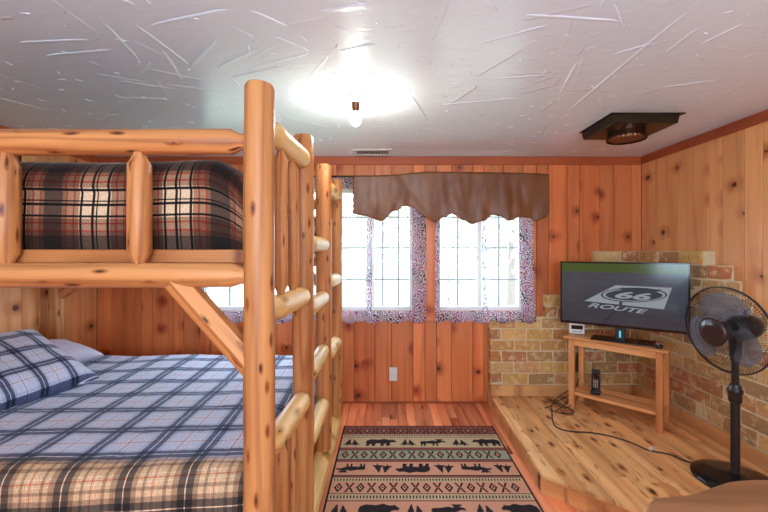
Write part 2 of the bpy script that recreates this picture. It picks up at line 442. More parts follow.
def split(a, b, must=(), wlo=.10, whi=.2):
    pts = [a]
    for m in sorted(must) + [b]:
        while m - pts[-1] > whi * 1.35:
            pts.append(pts[-1] + R.uniform(wlo, whi))
        if m - pts[-1] < .03 and len(pts) > 1 and pts[-1] not in must: pts[-1] = m
        else: pts.append(m)
    return pts

WZ0, WZ1 = .865, 2.0
WA = (-1.76, .235, WZ0, WZ1); WB = (.455, 1.26, WZ0, WZ1)
# back wall
must = [WA[0], WA[1], WB[0], WB[1], .345, 1.68, 1.98, 2.28]
ed = split(XL, XR, must)
mb = boards_wall('wall_back', M['pine_wall'], 'x', YB, 0, 0, ed, 0, CH, (WA, WB))
struct(mb.build('wall_back', M['pine_wall'], bevel=.003))
# right wall : boards read off the photograph near the corner
ed = [YR] + split(YR, 2.556, (), .12, .28)[1:] + [2.725, 2.835, 3.127, 3.41, YB]
mb = boards_wall('wall_right', M['pine_wall_r'], 'y', XR, 0, 0, ed, 0, CH)
struct(mb.build('wall_right', M['pine_wall_r'], bevel=.003))
ed = split(YR, YB, (), .14, .26)
mb = boards_wall('wall_left', M['pine_wall_r'], 'y', XL, 0, 0, ed, 0, CH, th=-.018)
struct(mb.build('wall_left', M['pine_wall_r'], bevel=.003))
RW = (-1.3, 1.7, .9, 2.05)
ed = split(XL, XR, (RW[0], RW[1]))
mb = boards_wall('wall_rear', M['pine_wall'], 'x', YR, 0, 0, ed, 0, CH, (RW,), th=-.018)
struct(mb.build('wall_rear', M['pine_wall'], bevel=.003))
# solid wall cores outside the boards
mb = MB()
o = .02
def core_x(y0, y1, ops):
    xs = [XL - .12] + sum([[a, b] for (a, b, _, _) in ops], []) + [XR + .12]
    for i in range(0, len(xs), 2): mb.box(xs[i], xs[i + 1], y0, y1, -.1, CH + .1)
    for (a, b, za, zb) in ops:
        mb.box(a, b, y0, y1, -.1, za); mb.box(a, b, y0, y1, zb, CH + .1)
core_x(YB + .019, YB + .12, (WA, WB)); core_x(YR - .12, YR - .019, (RW,))
mb.box(XL - .12, XL - .019, YR, YB, -.1, CH + .1); mb.box(XR + .019, XR + .12, YR, YB, -.1, CH + .1)
struct(mb.build('trim_5', M['dark']))
bpy.data.objects['trim_5'].name = 'wall_core'

# floor
mb = MB()
x = XL
while x < XR:
    w = .072; y = YR - R.uniform(0, 1.2)
    while y < YB:
        L = R.uniform(1.0, 2.2)
        mb.box(x + .0006, min(x + w, XR) - .0006, max(y, YR) + .0006, min(y + L, YB) - .0006, -.02, 0, 'y')
        y += L
    x += w
struct(mb.build('floor', M['floor'], bevel=.0012))
mb = MB(); mb.box(XL, XR, YR, YB, -.06, -.021); struct(mb.build('subfloor', M['dark']))

# ceiling : flat slab plus trowelled ridges in the same mesh
mb = MB()
mb.add([(XL - .1, YR - .1, CH), (XR + .1, YR - .1, CH), (XR + .1, YB + .1, CH), (XL - .1, YB + .1, CH)], [(0, 3, 2, 1)], off=False)
mb.box(XL - .1, XR + .1, YR - .1, YB + .1, CH + .001, CH + .08)
rr = random.Random(21)
def ridge(cx, cy, a, L, w, h):
    ca, sa = math.cos(a), math.sin(a); n = max(4, int(L / .03)); V = []; fs = []
    for i in range(n + 1):
        t = i / n; s = (t - .5) * L
        env = min(1, 6 * t, 6 * (1 - t)) ** .6
        j = rr.uniform(-.12, .12) * w
        for (q, hh) in ((-w * .5 * env + j * .3, 0), (-w * .42 * env + j * .3, h * env * rr.uniform(.5, 1.2)), (0, h * .42 * env), (w * .55 * env + j, 0)):
            V.append((cx + ca * s - sa * q, cy + sa * s + ca * q, CH - hh - (.0 if hh else -.0004)))
    for i in range(n):
        for k in range(3):
            b = i * 4 + k
            fs.append((b, b + 1, b + 5, b + 4))
    mb.add(V, fs, None, 0, True, off=False)
for i in range(230):
    cx, cy = rr.uniform(XL, XR), rr.uniform(.5, YB)
    L = rr.choice((.07, .1, .14, .2, .28, .36)) * rr.uniform(.7, 1.2)
    ridge(cx, cy, rr.uniform(0, PI), L, rr.uniform(.010, .034), rr.uniform(.0007, .0022))
for i in range(500):
    cx, cy = rr.uniform(XL, XR), rr.uniform(.5, YB)
    ridge(cx, cy, rr.uniform(0, PI), rr.uniform(.012, .06), rr.uniform(.004, .011), rr.uniform(.002, .0045))
# a handful of strokes that can be recognised in the photograph
def stroke(x0, y0, x1, y1, w=.026, h=.0028):
    a = at(x0, y0, CH); b = at(x1, y1, CH); d = b - a
    ridge((a.x + b.x) / 2, (a.y + b.y) / 2, math.atan2(d.y, d.x), d.length, w, h)
for s in ((150, 26, 232, 9), (45, 56, 115, 50), (190, 68, 218, 38), (18, 43, 90, 40), (216, 69, 260, 48), (228, 79, 286, 66), (248, 10, 290, 28), (272, 36, 310, 52), (338, 52, 378, 44), (320, 12, 372, 4), (100, 20, 138, 60),
          (135, 25, 190, 66), (520, 15, 625, 22), (475, 45, 550, 25), (570, 110, 690, 10), (612, 55, 658, 42), (664, 55, 700, 27), (560, 95, 578, 62), (483, 80, 550, 75), (410, 95, 428, 122), (440, 105, 520, 98), (597, 98, 605, 110), (575, 88, 583, 58), (700, 45, 748, 22), (660, 88, 720, 80)):
    stroke(*s)
struct(mb.build('ceiling', M['ceiling']))

# crown and base trims
def trim(name, x0, x1, y0, y1, z0, z1, axis, m='crown', bevel=.004):
    return struct(MB().box(x0, x1, y0, y1, z0, z1, axis).build(name, M[m], bevel=bevel))
trim('trim_1', XL, XR, YB - .018, YB, CH - .075, CH, 'x'); trim('trim_2', XR - .018, XR, YR, YB - .018, CH - .07, CH, 'y')
trim('trim_3', XL, XL + .018, YR, YB - .018, CH - .07, CH, 'y')
trim('trim_4', XL, .93, YB - .014, YB, 0, .016, 'x')
trim('trim_5', .20 + .035, .455, YB - .012, YB - .001, WZ0 - .1, 2.05, 'z', 'pine_wall')

# ------------------------------------------------------------------ windows
def window(name, a, b, mull, munt_x, munt_z=(1.15, 1.45, 1.74)):
    root = struct(bpy.data.objects.new(name, None)); C.objects.link(root); root.location = ((a + b) / 2, YB, WZ0)
    f = MB(); w = .035; y0, y1 = YB + .002, YB + .1
    f.box(a, b, y0, y1, WZ0, WZ0 + w, 'x'); f.box(a, b, y0, y1, WZ1 - w, WZ1, 'x')
    f.box(a, a + w, y0, y1, WZ0 + w, WZ1 - w, 'z'); f.box(b - w, b, y0, y1, WZ0 + w, WZ1 - w, 'z')
    for m in mull: f.box(m - .022, m + .022, y0 + .02, y1 - .02, WZ0 + w, WZ1 - w, 'z')
    f.build('window_frame', M['vinyl'], root, bevel=.003)
    g = MB()
    for m in munt_x: g.box(m - .009, m + .009, YB + .045, YB + .06, WZ0 + w, WZ1 - w, 'z')
    for z in munt_z: g.box(a + w, b - w, YB + .047, YB + .058, z - .008, z + .008, 'x')
    g.build('muntin_grid', M['muntin'], root)
    p = MB(); p.box(a + w * .6, b - w * .6, YB + .051, YB + .054, WZ0 + w * .6, WZ1 - w * .6); p.build('window_pane', M['glass'], root)
window('window_1', WA[0], WA[1], (-1.0, -.15), (-1.5, -1.25, -.75, -.45, -.05, .10))
window('window_2', WB[0], WB[1], (.86,), (.66, 1.05))
root = struct(bpy.data.objects.new('fill_window', None)); C.objects.link(root); root.location = (.2, YR, RW[2])  # unseen rear window, added to let in fill daylight
f = MB()
for (a, b, c, d, ax) in ((RW[0], RW[1], RW[2], RW[2] + .05, 'x'), (RW[0], RW[1], RW[3] - .05, RW[3], 'x'), (RW[0], RW[0] + .05, RW[2], RW[3], 'z'), (RW[1] - .05, RW[1], RW[2], RW[3], 'z'), (.17, .23, RW[2], RW[3], 'z')):
    f.box(a, b, YR - .08, YR - .002, c, d, ax)
f.build('window_frame', M['vinyl'], root)  # frame of the added rear window

# curtains
def curtain(name, x0, x1, ztop, zbot, label, seams, bord, seed, flare=0.0, bw=.10):
    rg = random.Random(seed); ph = rg.random() * 9
    W = x1 - x0; H = ztop - zbot; nu = int(W / .012); nv = 70
    def fn(u, v):
        x = x0 + W * u; z = zbot + H * v
        amp = .006 + .006 * noise.noise(Vector((u * 5 + ph, v * 1.2, 1)))
        y = YB - .118 + amp * math.sin(u * W * 46 + ph + 1.5 * noise.noise(Vector((u * 4, v * 2, ph))))
        if v < .1: z -= (.1 - v) * 10 * .012 * math.sin(u * W * 30 + ph * 2)
        x += flare * u * (1 - v) ** 3
        a = u * W; b = v * H
        bd = 1.0 if (b < bw or any(abs(a - s) < w for s, w in seams) or (bord[0] and a < bord[0]) or (bord[1] and W - a < bord[1]) or (H - b) < .10) else 0.0
        return (x, y, z), (a, b, bd)
    mb = MB().grid(fn, nu, nv)
    o = mb.build(name, M['curtain'], loc=((x0 + x1) / 2, YB - .118, zbot))
    return tag(o, label, 'curtain', 'sheer window curtains')
curtain('sheer_curtain', -1.72, .345, 2.09, .775, 'wide sheer curtain with paisley border, partly behind the log bunk bed', [(1.555, .022)], (.1, .125), 4)
curtain('sheer_curtain', .425, 1.315, 2.06, .775, 'narrow sheer paisley-edged curtain over the right-hand window, above the brick', [(.445, .022)], (.045, .125), 9, .03)

# curtain rod
mb = MB().log((-1.78, YB - .118, 2.095), (1.36, YB - .118, 2.095), [(0, .008), (3.14, .008)], n=10)
tag(mb.build('curtain_rod', M['bronze']), 'thin dark rod carrying the curtains above the windows', 'curtain rod')

# valance
YV = 3.415
def vx(px): return (px - PX) / F * YV
def vz(py): return CAM.z + (PY - py) / F * YV
bot = [(353, 214), (365, 216), (381, 221), (396, 211), (405, 206), (412, 207), (425, 217), (436, 222), (445, 217), (452, 214), (463, 220), (472, 224), (483, 221), (493, 215), (500, 216), (508, 221), (520, 217), (530, 218), (536, 221), (545, 218), (549, 214)]
top = [(353, 176), (390, 175), (418, 172.5), (426, 171.5), (470, 172), (530, 173), (549, 174)]
def interp(T, x):
    for (a, b), (c, d) in zip(T[:-1], T[1:]):
        if x <= c:
            t = (x - a) / (c - a); t = t * t * (3 - 2 * t) if T is bot else t
            return b + (d - b) * t
    return T[-1][1]
mb = MB()
def fn(u, v):
    # u runs round: left return, front, right return
    if u < .05: px = 353; y = YB - .015 - (YB - .015 - YV) * (u / .05)
    elif u > .95: px = 549; y = YV + (YB - .015 - YV) * ((u - .95) / .05)
    else: px = 353 + 196 * (u - .05) / .9; y = YV
    z = vz(interp(bot, px)) * (1 - v) + vz(interp(top, px)) * v
    fold = noise.noise(Vector((px * .05, v * 1.3, 3))) * .020 + noise.noise(Vector((px * .13, v * 2.5 + px * .02, 8))) * .008
    edge = min(1, (u - .05) * 12, (.95 - u) * 12) if .05 < u < .95 else 0
    y += fold * edge * (1.15 - v * .8)
    return (vx(px), y, z), (px * .01, v, 0)
mb.grid(fn, 260, 26)
tag(mb.build('leather_valance', M['leather'], solid=.003, loc=(vx(451), YV, vz(215))), 'brown leather-look valance with a scalloped hem above the windows', 'valance')

# ------------------------------------------------------------------ outside
mb = MB().add([(-30, YB + .3, -.5), (30, YB + .3, -.5), (30, 45, -.5), (-30, 45, -.5)], [(0, 1, 2, 3)])
struct(mb.build('ground_outside', M['lawn']))
def tree(x, y, h, r, seed, label):
    rg = random.Random(seed)
    root = thing('garden_tree', (x, y, -.5), label, 'tree', 'trees outside the windows')
    MB().log((x, y, -.5), (x, y, h * .7 - .5), [(0, r * .07), (h * .35, r * .05), (h * .7, r * .02)], wob=.2).build('trunk', M['bark'], root)
    mb = MB()
    for i in range(520):
        d = Vector((rg.gauss(0, 1), rg.gauss(0, 1), rg.gauss(0, 1))).normalized() * (rg.random() ** .4)
        c = Vector((x + d.x * r, y + d.y * r, h * .6 - .5 + d.z * h * .42))
        s = rg.uniform(.05, .11) * (r / 1.2)
        q = Vector((rg.gauss(0, 1), rg.gauss(0, 1), rg.gauss(0, 1))).normalized(); p = q.orthogonal().normalized(); k = p.cross(q)
        mb.add([c - p * s * 1.6, c + k * s * .7, c + p * s * 1.6, c - k * s * .7], [(0, 1, 2, 3)], rnd=rg.random())
    mb.build('foliage', M['leaf'], root)
tree(1.5, 9.5, 2.3, .7, 2, 'pale leafy bush seen through the right-hand window')
tree(-.6, 12, 5.0, 2.2, 3, 'pale tree seen through the wide left-hand window')
tree(4.2, 13, 5.5, 2.4, 5, 'taller pale tree farther off behind the right-hand window')

# ------------------------------------------------------------------ brick facing and platform
PITCH = .1012; BL = .235
def build_brick():
    mb = MB(); TH = .10
    XB, YF = XR - TH, YB - TH
    def nback(x): return 7 if x < 1.44 else (9 if x < 1.70 else (11 if x < 1.89 else 13))
    def nright(y): return 13 if y > 2.77 else (12 if y > 2.62 else (11 if y > 2.56 else (10 if y > 2.48 else (9 if y > 2.38 else 7))))
    bs_b = [.93, 1.44, 1.70, 1.89, XB]; bs_r = [1.55, 2.38, 2.48, 2.56, 2.62, 2.77, YF]
    def course(k, lo, hi, face):
        s = lo - (BL / 2 if k % 2 else 0) - R.uniform(0, .02)
        while s < hi:
            a = max(s + .006, lo); b = min(s + BL - .006, hi)
            if b - a > .02:
                z0 = HP + k * PITCH + .006; z1 = HP + (k + 1) * PITCH - .005
                d = R.uniform(-.004, .005); j = .0045
                if face == 'b': mb.box(a, b, YF - d, YB - .02, z0, z1, 'x', jit=j)
                else: mb.box(XB - d, XR - .02, a, b, z0, z1, 'y', jit=j)
            s += BL
    for k in range(13):
        lo = min([x for x, x2 in zip(bs_b[:-1], bs_b[1:]) if nback((x + x2) / 2) > k], default=None)
        if lo is not None: course(k, lo, XB, 'b')
        lo = min([x for x, x2 in zip(bs_r[:-1], bs_r[1:]) if nright((x + x2) / 2) > k], default=None)
        if lo is not None: course(k, lo, YF, 'r')
    for x, x2 in zip(bs_b[:-1], bs_b[1:]):
        mb.box(x + .004, x2 + .004, YF + .006, YB - .001, HP, HP + nback((x + x2) / 2) * PITCH - .001, 'x', mi=1)
    for x, x2 in zip(bs_r[:-1], bs_r[1:]):
        mb.box(XB + .006, XR - .001, x + .004, x2 + .004, HP, HP + nright((x + x2) / 2) * PITCH - .001, 'y', mi=1)
    o = mb.build('brick_surround', [M['brick'], M['mortar']], bevel=.005, seg=2)
    tag(o, 'stepped old brick facing that wraps the room corner behind the television', 'brick wall')
build_brick()
XB, YF = XR - .10, YB - .10

pl = [(.935, YF + .09), (.905, 2.255), (2.36, .995), (2.36, YF + .09)]
root = thing('hearth_platform', (1.6, 2.6, 0), 'low raised wooden hearth platform of knotty planks in the corner', 'platform')
def clip_poly(poly, x0, x1):
    def cl(P, f, inter):
        out = []
        for i in range(len(P)):
            a, b = P[i], P[(i + 1) % len(P)]
            if f(a): out.append(a)
            if f(a) != f(b): out.append(inter(a, b))
        return out
    def ix(v): return lambda a, b: (v, a[1] + (b[1] - a[1]) * (v - a[0]) / (b[0] - a[0]))
    P = cl(poly, lambda p: p[0] >= x0, ix(x0))
    return cl(P, lambda p: p[0] <= x1, ix(x1)) if P else P
mb = MB(); x = .90; k = 0
while x < 2.36:
    w = .098
    P = clip_poly(pl, x + .0008, x + w - .0008)
    if len(P) >= 3:
        cuts = [0.9 - R.random() * .7]
        lo, hi = min(p[1] for p in P), max(p[1] for p in P)
        ys = [lo]; y = lo + R.uniform(.3, 1.0)
        while y < hi - .2: ys.append(y); y += R.uniform(.6, 1.3)
        ys.append(hi)
        for ya, yb in zip(ys[:-1], ys[1:]):
            Q = [(b_, a_) for a_, b_ in P]; Q = clip_poly(Q, ya + .0006, yb - .0006); Q = [(b_, a_) for a_, b_ in Q]
            if len(Q) < 3: continue
            area = sum(Q[i][0] * Q[(i + 1) % len(Q)][1] - Q[(i + 1) % len(Q)][0] * Q[i][1] for i in range(len(Q)))
            if area < 0: Q = Q[::-1]
            n0 = len(mb.v); mb.prism(Q, HP - .018, HP)
            off = Vector((R.random() * 30, R.random() * 30, 0))
            for i in range(n0, len(mb.v)):
                p = mb.v[i]; mb.wc[i] = (p[1] + off.x, p[0] + off.y, p[2])
    x += w
mb.build('plank_deck', M['platform'], root, bevel=.0012)
# risers
def riser(p, q, name='riser', mat='platform', z0=0.0, z1=HP - .001, th=.02):
    p = Vector((*p, 0)); q = Vector((*q, 0)); d = q - p; L = d.length; a = math.atan2(d.y, d.x)
    Mx = Matrix.Translation(p) @ Matrix.Rotation(a, 4, 'Z')
    return MB().box(0, L, 0, th, z0, z1, 'x', M=Mx)
e = .004
riser((.905 - .012, 2.255 - .004), (2.35, .995 - .01), z1=HP - .02).build('riser', M['platform'], root, bevel=.002)
riser((.935 - .004, YF + .09), (.905 - .004, 2.255), z1=HP - .02).build('riser', M['platform'], root, bevel=.002)
# base boards over the brick
struct(MB().box(.935, XB - .018, YF - .018, YF - .004, HP + .0005, HP + .10, 'x').build('baseboard_back', M['platform'], bevel=.003))
struct(MB().box(XB - .018, XB - .004, 1.2, YF - .004, HP + .0005, HP + .10, 'y').build('baseboard_right', M['platform'], bevel=.003))

# ------------------------------------------------------------------ bunk bed
LR = .052
bed = thing('bunk_bed', (-1.5, 2.2, 0), 'peeled log bunk bed with a built-in ladder along the left side of the room', 'bunk bed')
TOP = 1.99
def post(x, y, z0=.112, z1=TOP, r=LR, name='post', mat='log'):
    L = z1 - z0
    prof = [(0, r * 1.0)] + [(L * k / 14, r * (1 + .012 * math.sin(k * 1.7 + x * 9))) for k in range(1, 14)] + [(L - .012, r * .98), (L, r * .86)]
    return MB().log((x, y, z0), (x, y, z1), prof, n=24, wob=.05).build(name, M[mat], bed, loc=(x, y, z0))
PA = (-.442, 1.32); PB = (-.420, 1.905); PC = (-.427, 2.545); PD = (-.418, 3.08); PH0 = (-2.63, 1.32); PH1 = (-2.63, 3.05)
for p in (PA, PB, PC, PD, PH0, PH1): post(*p, z0=(.112 if p[0] > -1 else 0))
def rail(p0, p1, r=.046, name='rail', mat='log', ten=.5, tl=.05, n=20, gap=.0, facet=.0, wob=.06):
    p0 = Vector(p0); p1 = Vector(p1); L = (p1 - p0).length
    prof = [(0, r * ten), (.02 + gap, r * ten), (.02 + gap + tl, r * .97)]
    k = 10
    prof += [(.02 + gap + tl + (L - 2 * (.02 + gap + tl)) * i / k, r * (1 + .02 * math.sin(i * 2.1 + p0.z * 7))) for i in range(1, k)]
    prof += [(L - .02 - gap - tl, r * .97), (L - .02 - gap, r * ten), (L, r * ten)]
    return MB().log(p0, p1, prof, n=n, wob=wob).build(name, M[mat], bed, loc=tuple((p0 + p1) / 2))
# near long side
rail((-2.60, 1.32, 1.79), (-.485, 1.32, 1.795), .044, ten=.6, tl=.03); rail((-2.60, 1.32, 1.337), (-.485, 1.32, 1.337), .043, ten=.72, tl=.03)
# far long side
rail((-2.60, 3.06, 1.79), (-.46, 3.06, 1.79), .044); rail((-2.60, 3.06, 1.337), (-.46, 3.06, 1.337), .043)
rail((-2.60, 1.32, .33), (-.485, 1.32, .33), .046); rail((-2.60, 3.06, .33), (-.46, 3.06, .33), .046)
# head end
for z in (1.79, 1.337, .33): rail((-2.63, 1.36, z), (-2.63, 3.01, z), .045)
# ladder end: the two panels
for (P, Q) in ((PA, PB), (PC, PD)):
    for z, m in ((1.857, 'log_pale'), (1.205, 'log_pale'), (.708, 'log_pale')):
        rail((P[0] + .012, P[1] + .045, z), (Q[0] + .012, Q[1] - .035, z), .046, mat=m, tl=.035, ten=.55, gap=.0)
def spindle(x, y, z0, z1, r=.027, mat='log'):
    L = z1 - z0
    prof = [(0, r * .5), (.03, r * .55), (.062, r), (L * .5, r * 1.02), (L - .062, r), (L - .03, r * .55), (L, r * .5)]
    MB().log((x, y, z0), (x, y, z1), prof, n=14, wob=.06).build('spindle', M[mat], bed, loc=(x, y, z0))
for y in (1.505, 1.685):
    spindle(-.42, y, 1.225, 1.835); spindle(-.42, y, .10, .69)
# near side spindles seen under the top rail
for px in (10, 142):
    X = (px - PX) / F * 1.33
    spindle(X, 1.318, 1.35, 1.775, .038)
spindle((142 - 132 * 2 - PX) / F * 1.33, 1.318, 1.35, 1.775, .038); spindle((142 - 132 * 3 - PX) / F * 1.33, 1.318, 1.35, 1.775, .038)
# rungs
for z in (1.46, 1.12, .78, .435):
    rail((-.415, PB[1] + .03, z), (-.418, PC[1] - .03, z), .044, 'rung', 'log_pale', tl=.04, ten=.5)
# floor rail under the ladder end
mb = MB(); V = []
prof = [(-.06, 0), (.045, 0), (.056, .03), (.050, .075), (.020, .110), (-.04, .112), (-.058, .08)]
ya, yb = 1.10, 3.17
for y in (ya, (ya + yb) / 2, yb): V += [(-.430 + a, y, b) for a, b in prof]
n = len(prof); fs = [tuple(range(n)), tuple([2 * n + i for i in range(n)][::-1])]
for j in range(2):
    for i in range(n): fs.append((j * n + i, (j + 1) * n + i, (j + 1) * n + (i + 1) % n, j * n + (i + 1) % n))
mb.add(V, fs, [(v[1], v[0] + v[2], 0) for v in V]); mb.build('floor_rail', M['log_pale'], bed, bevel=.006, seg=2)
# braces
def brace(p0, p1, r=.043, flip=1):
    p0 = Vector(p0); p1 = Vector(p1); L = (p1 - p0).length
    MB().log(p0, p1, [(0, r), (L * .5, r * 1.02), (L, r)], n=6, wob=.0, smooth=False).build('brace', M['log'], bed, loc=tuple((p0 + p1) / 2))
brace((-.735, 1.325, 1.325), (-.465, 1.325, 1.020))
brace((-2.30, 3.055, 1.325), (-2.61, 3.055, 1.06), .042); brace((-.70, 3.07, 1.325), (-.45, 3.07, 1.04), .035)
brace((-2.4, 1.325, 1.325), (-2.60, 1.325, 1.07))
# mattress boards
MB().box(-2.57, -.50, 1.350, 1.372, 1.378, 1.425, 'x').build('side_board', M['log'], bed, bevel=.003)
MB().box(-2.57, -.50, 3.00, 3.02, 1.378, 1.425, 'x').build('side_board', M['log'], bed, bevel=.003)
MB().box(-2.57, -.50, 1.372, 3.00, 1.382, 1.40, 'x').build('upper_bed_base', M['log_pale'], bed)
MB().box(-2.57, -.50, 1.36, 3.02, .345, .37, 'x').build('lower_bed_base', M['log_pale'], bed)

# mattresses
def soft_box(x0, x1, y0, y1, z0, z1, r, seed=0, wr=.006, sag=0):
    """closed rounded box with cloth coordinates running over the edge"""
    mb = MB(); n = 12
    cx, cy = (x0 + x1) / 2, (y0 + y1) / 2; hx, hy = (x1 - x0) / 2, (y1 - y0) / 2; hz = (z1 - z0) / 2; cz = (z0 + z1) / 2
    NU, NV = 220, 40
    def fn(u, v):
        # u round the plan, v from bottom centre over the side to top centre
        a = 2 * PI * u
        # rounded rectangle direction
        c, s = math.cos(a), math.sin(a); e = .10
        k = 1 / max(abs(c) / hx, abs(s) / hy)
        px, py = c * k, s * k
        # section: v 0..1 : 0-.3 bottom, .3-.7 side, .7-1 top
        if v < .3: q = v / .3; rx = q; zz = -1
        elif v < .7: q = (v - .3) / .4; rx = 1; zz = -1 + 2 * q
        else: q = (v - .7) / .3; rx = 1 - q; zz = 1
        X, Y, Z = px * rx, py * rx, zz * hz
        # round the edges by pulling to the inner box and pushing r out
        ix = max(-hx + r, min(hx - r, X)); iy = max(-hy + r, min(hy - r, Y)); iz = max(-hz + r, min(hz - r, Z))
        d = Vector((X - ix, Y - iy, Z - iz))
        if d.length > 1e-6: d = d.normalized() * r
        P = Vector((ix, iy, iz)) + d
        w = wr * noise.noise(Vector((P.x * 3.5, P.y * 3.5 + seed, P.z * 6))) * 2 + wr * .5 * noise.noise(Vector((P.x * 11, P.y * 11, P.z * 11 + seed)))
        nn = d.normalized() if d.length > 1e-6 else Vector((0, 0, 1))
        P += nn * w
        return (cx + P.x, cy + P.y, cz + P.z), (0, 0, 0)
    mb.grid(fn, NU, NV, closed_u=True)
    # cloth coordinates: x along, and arc distance (y on the top, height on the side)
    W = []
    for p in mb.v:
        if abs(p[0] - cx) > hx - r * .7 : a = (p[2]) ; W.append((x1 + (z1 - p[2]) if p[0] > cx else x0 - (z1 - p[2]), p[1] * 1.0 + .0, 0))
        else: W.append((p[0], -(p[2]) if p[1] < y0 + r * .6 else -(z1) + (p[1] - y0), 0))
    mb.wc = W
    return mb
def upper_mattress():
    x0, x1, y0, y1, z0, z1 = -2.55, -.505, 1.376, 2.99, 1.402, 1.765
    mb = MB(); nu, nv = 170, 90
    r = .13
    arc = []          # cross-section from bottom front, over, to the back
    Htot = z1 - z0
    def sect(v):
        # v metres measured along: 0 bottom front
        s1 = Htot - r; s2 = s1 + r * PI / 2; s3 = s2 + (y1 - y0 - 2 * r); s4 = s3 + r * PI / 2; s5 = s4 + s1
        s = v * s5
        if s < s1: return y0 + .012 * (1 - math.sin(PI * s / s1 * .8 + .3)), z0 + s, s
        if s < s2: a = (s - s1) / r; return y0 + r - r * math.cos(a), z1 - r + r * math.sin(a), s
        if s < s3: return y0 + r + (s - s2), z1, s
        if s < s4: a = (s - s3) / r; return y1 - r + r * math.sin(a), z1 - r + r * math.cos(a), s
        return y1, z1 - r - (s - s4), s
    def fn(u, v):
        y, z, s = sect(v)
        x = x0 + (x1 - x0) * u
        # ends close in
        e = min(u, 1 - u) * (x1 - x0)
        re = .17
        if e < re:
            k = 1 - e / re; f = math.sqrt(max(0, 1 - k * k))
            zz = (z - z0) * (.30 + .70 * f) + z0
            z = zz; yc = (y0 + y1) / 2; y = yc + (y - yc) * (.93 + .07 * f)
        # sag and wrinkles
        z += .012 * noise.noise(Vector((x * 2.2, y * 2, 1))) * (1 if z > z0 + .1 else 0)
        y += .012 * noise.noise(Vector((x * 3, z * 5, 5)))
        # drag lines near the foot end
        y += .010 * math.sin((x * 14 + z * 22)) * max(0, (x + 1.15) / .6) * (1 if v < .2 else .3) * .6
        return (x, y, z), (x + .03 * max(0, u - .8) * (z - z0) * 8, s, 0)
    mb.grid(fn, nu, nv)
    # end caps + bottom
    for u in (0, nu - 1):
        idx = [j * nu + u for j in range(nv)]
        mb.f.append(idx if u == 0 else idx[::-1]); mb.m.append(0); mb.sm.append(False)
    idx = [0, nu - 1, (nv - 1) * nu + nu - 1, (nv - 1) * nu]
    mb.f.append(idx[::-1]); mb.m.append(0); mb.sm.append(False)
    o = mb.build('upper_mattress', M['sheet_plaid'], loc=(-1.53, 2.18, z0))
    tag(o, 'thick upper bunk mattress in brown, black and cream plaid bedding', 'mattress')
upper_mattress()
mb = MB().box(-2.56, -.55, 1.42, 2.99, .372, .57, 'x')
tag(mb.build('lower_mattress', M['sheet'], bevel=.05, seg=5), 'pale mattress on the lower bunk under the blue plaid quilt', 'mattress')

def quilt():
    x0, x1, y0, y1, zt = -2.56, -.515, 1.405, 3.0, .60
    r = .07
    def over(s):      # s beyond the edge start -> (horizontal, drop)
        if s <= 0: return s, 0.0
        L = r * PI / 2
        if s < L: a = s / r; return r * math.sin(a), r * (1 - math.cos(a))
        return r + .012 * math.sin((s - L) * 12), r + (s - L)
    eu, ev = x1 - r, y0 + r
    U0, U1 = x0, eu + .36; V0, V1 = ev - .36, y1
    def fn(u, v):
        a = U0 + (U1 - U0) * u; b = V0 + (V1 - V0) * v
        hx, dx = over(a - eu); hy, dy = over(ev - b)
        drop = max(dx, dy)
        x = eu + hx if a > eu else a
        y = ev - hy if b < ev else b
        z = zt - drop
        if drop < .01:
            z += .010 * noise.noise(Vector((a * 2.3, b * 2.3, 0))) + .0035 * noise.noise(Vector((a * 12, b * 16, 3))) + .0018 * noise.noise(Vector((a * 40, b * 60, 3)))
            # soft fold near the pillow
            g = a * .55 + b - .62
            z += .010 * math.exp(-((g + .18) / .03) ** 2) * max(0, min(1, (-1.35 - a) / .4))
        else:
            k = min(1, drop / .1)
            y -= k * .012 * noise.noise(Vector((a * 4, 0, 7))); x += k * .010 * noise.noise(Vector((0, b * 5, 9)))
        z = max(z, .30)
        return (x, y, z), (a, b, 0)
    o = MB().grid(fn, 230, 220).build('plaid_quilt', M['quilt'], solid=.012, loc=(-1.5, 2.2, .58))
    tag(o, 'blue and white plaid quilt with warm light coloured into its front edge on the lower bunk', 'quilt')
quilt()

def pillow(name, L, Wd, T, mats, loc, rot, label, seed, navy=False):
    mb = MB(); n = 60
    def shape(sgn):
        def fn(u, v):
            a = u * 2 - 1; b = v * 2 - 1
            e = (max(0, 1 - abs(a) ** 2.6) * max(0, 1 - abs(b) ** 2.6)) ** .42
            pin = 1 - .07 * (1 - abs(a) ** 2) * (abs(b) ** 3); pin2 = 1 - .07 * (1 - abs(b) ** 2) * (abs(a) ** 3)
            x = a * Wd / 2 * pin2; y = b * L / 2 * pin
            z = sgn * T / 2 * e * (1 + .12 * noise.noise(Vector((a * 2, b * 2, seed))))
            z += .006 * noise.noise(Vector((a * 7, b * 7, seed + 3))) * e
            return (x, y, z), (x, y, 0)
        return fn
    mb.grid(shape(1), n, n); 
    b0 = len(mb.f); mb.grid(shape(-1), n, n)
    for i in range(b0, len(mb.f)): mb.f[i] = mb.f[i][::-1]
    if navy:
        for i, f in enumerate(mb.f):
            if sum(mb.v[k][1] for k in f) / 4 < -L / 2 + navy: mb.m[i] = 1
    o = mb.build(name, mats)
    me = o.data
    import bmesh
    bm = bmesh.new(); bm.from_mesh(me); bmesh.ops.remove_doubles(bm, verts=bm.verts, dist=.0008); bm.to_mesh(me); bm.free()
    o.location = loc; o.rotation_euler = rot
    return tag(o, label, 'pillow')
pillow('plaid_pillow', .84, .62, .23, [M['pillowcase'], M['navy']], (-2.18, 2.06, .745), (math.radians(3), math.radians(26), math.radians(-14)), 'blue and white plaid pillow propped at the head of the lower bunk', 1, .05)
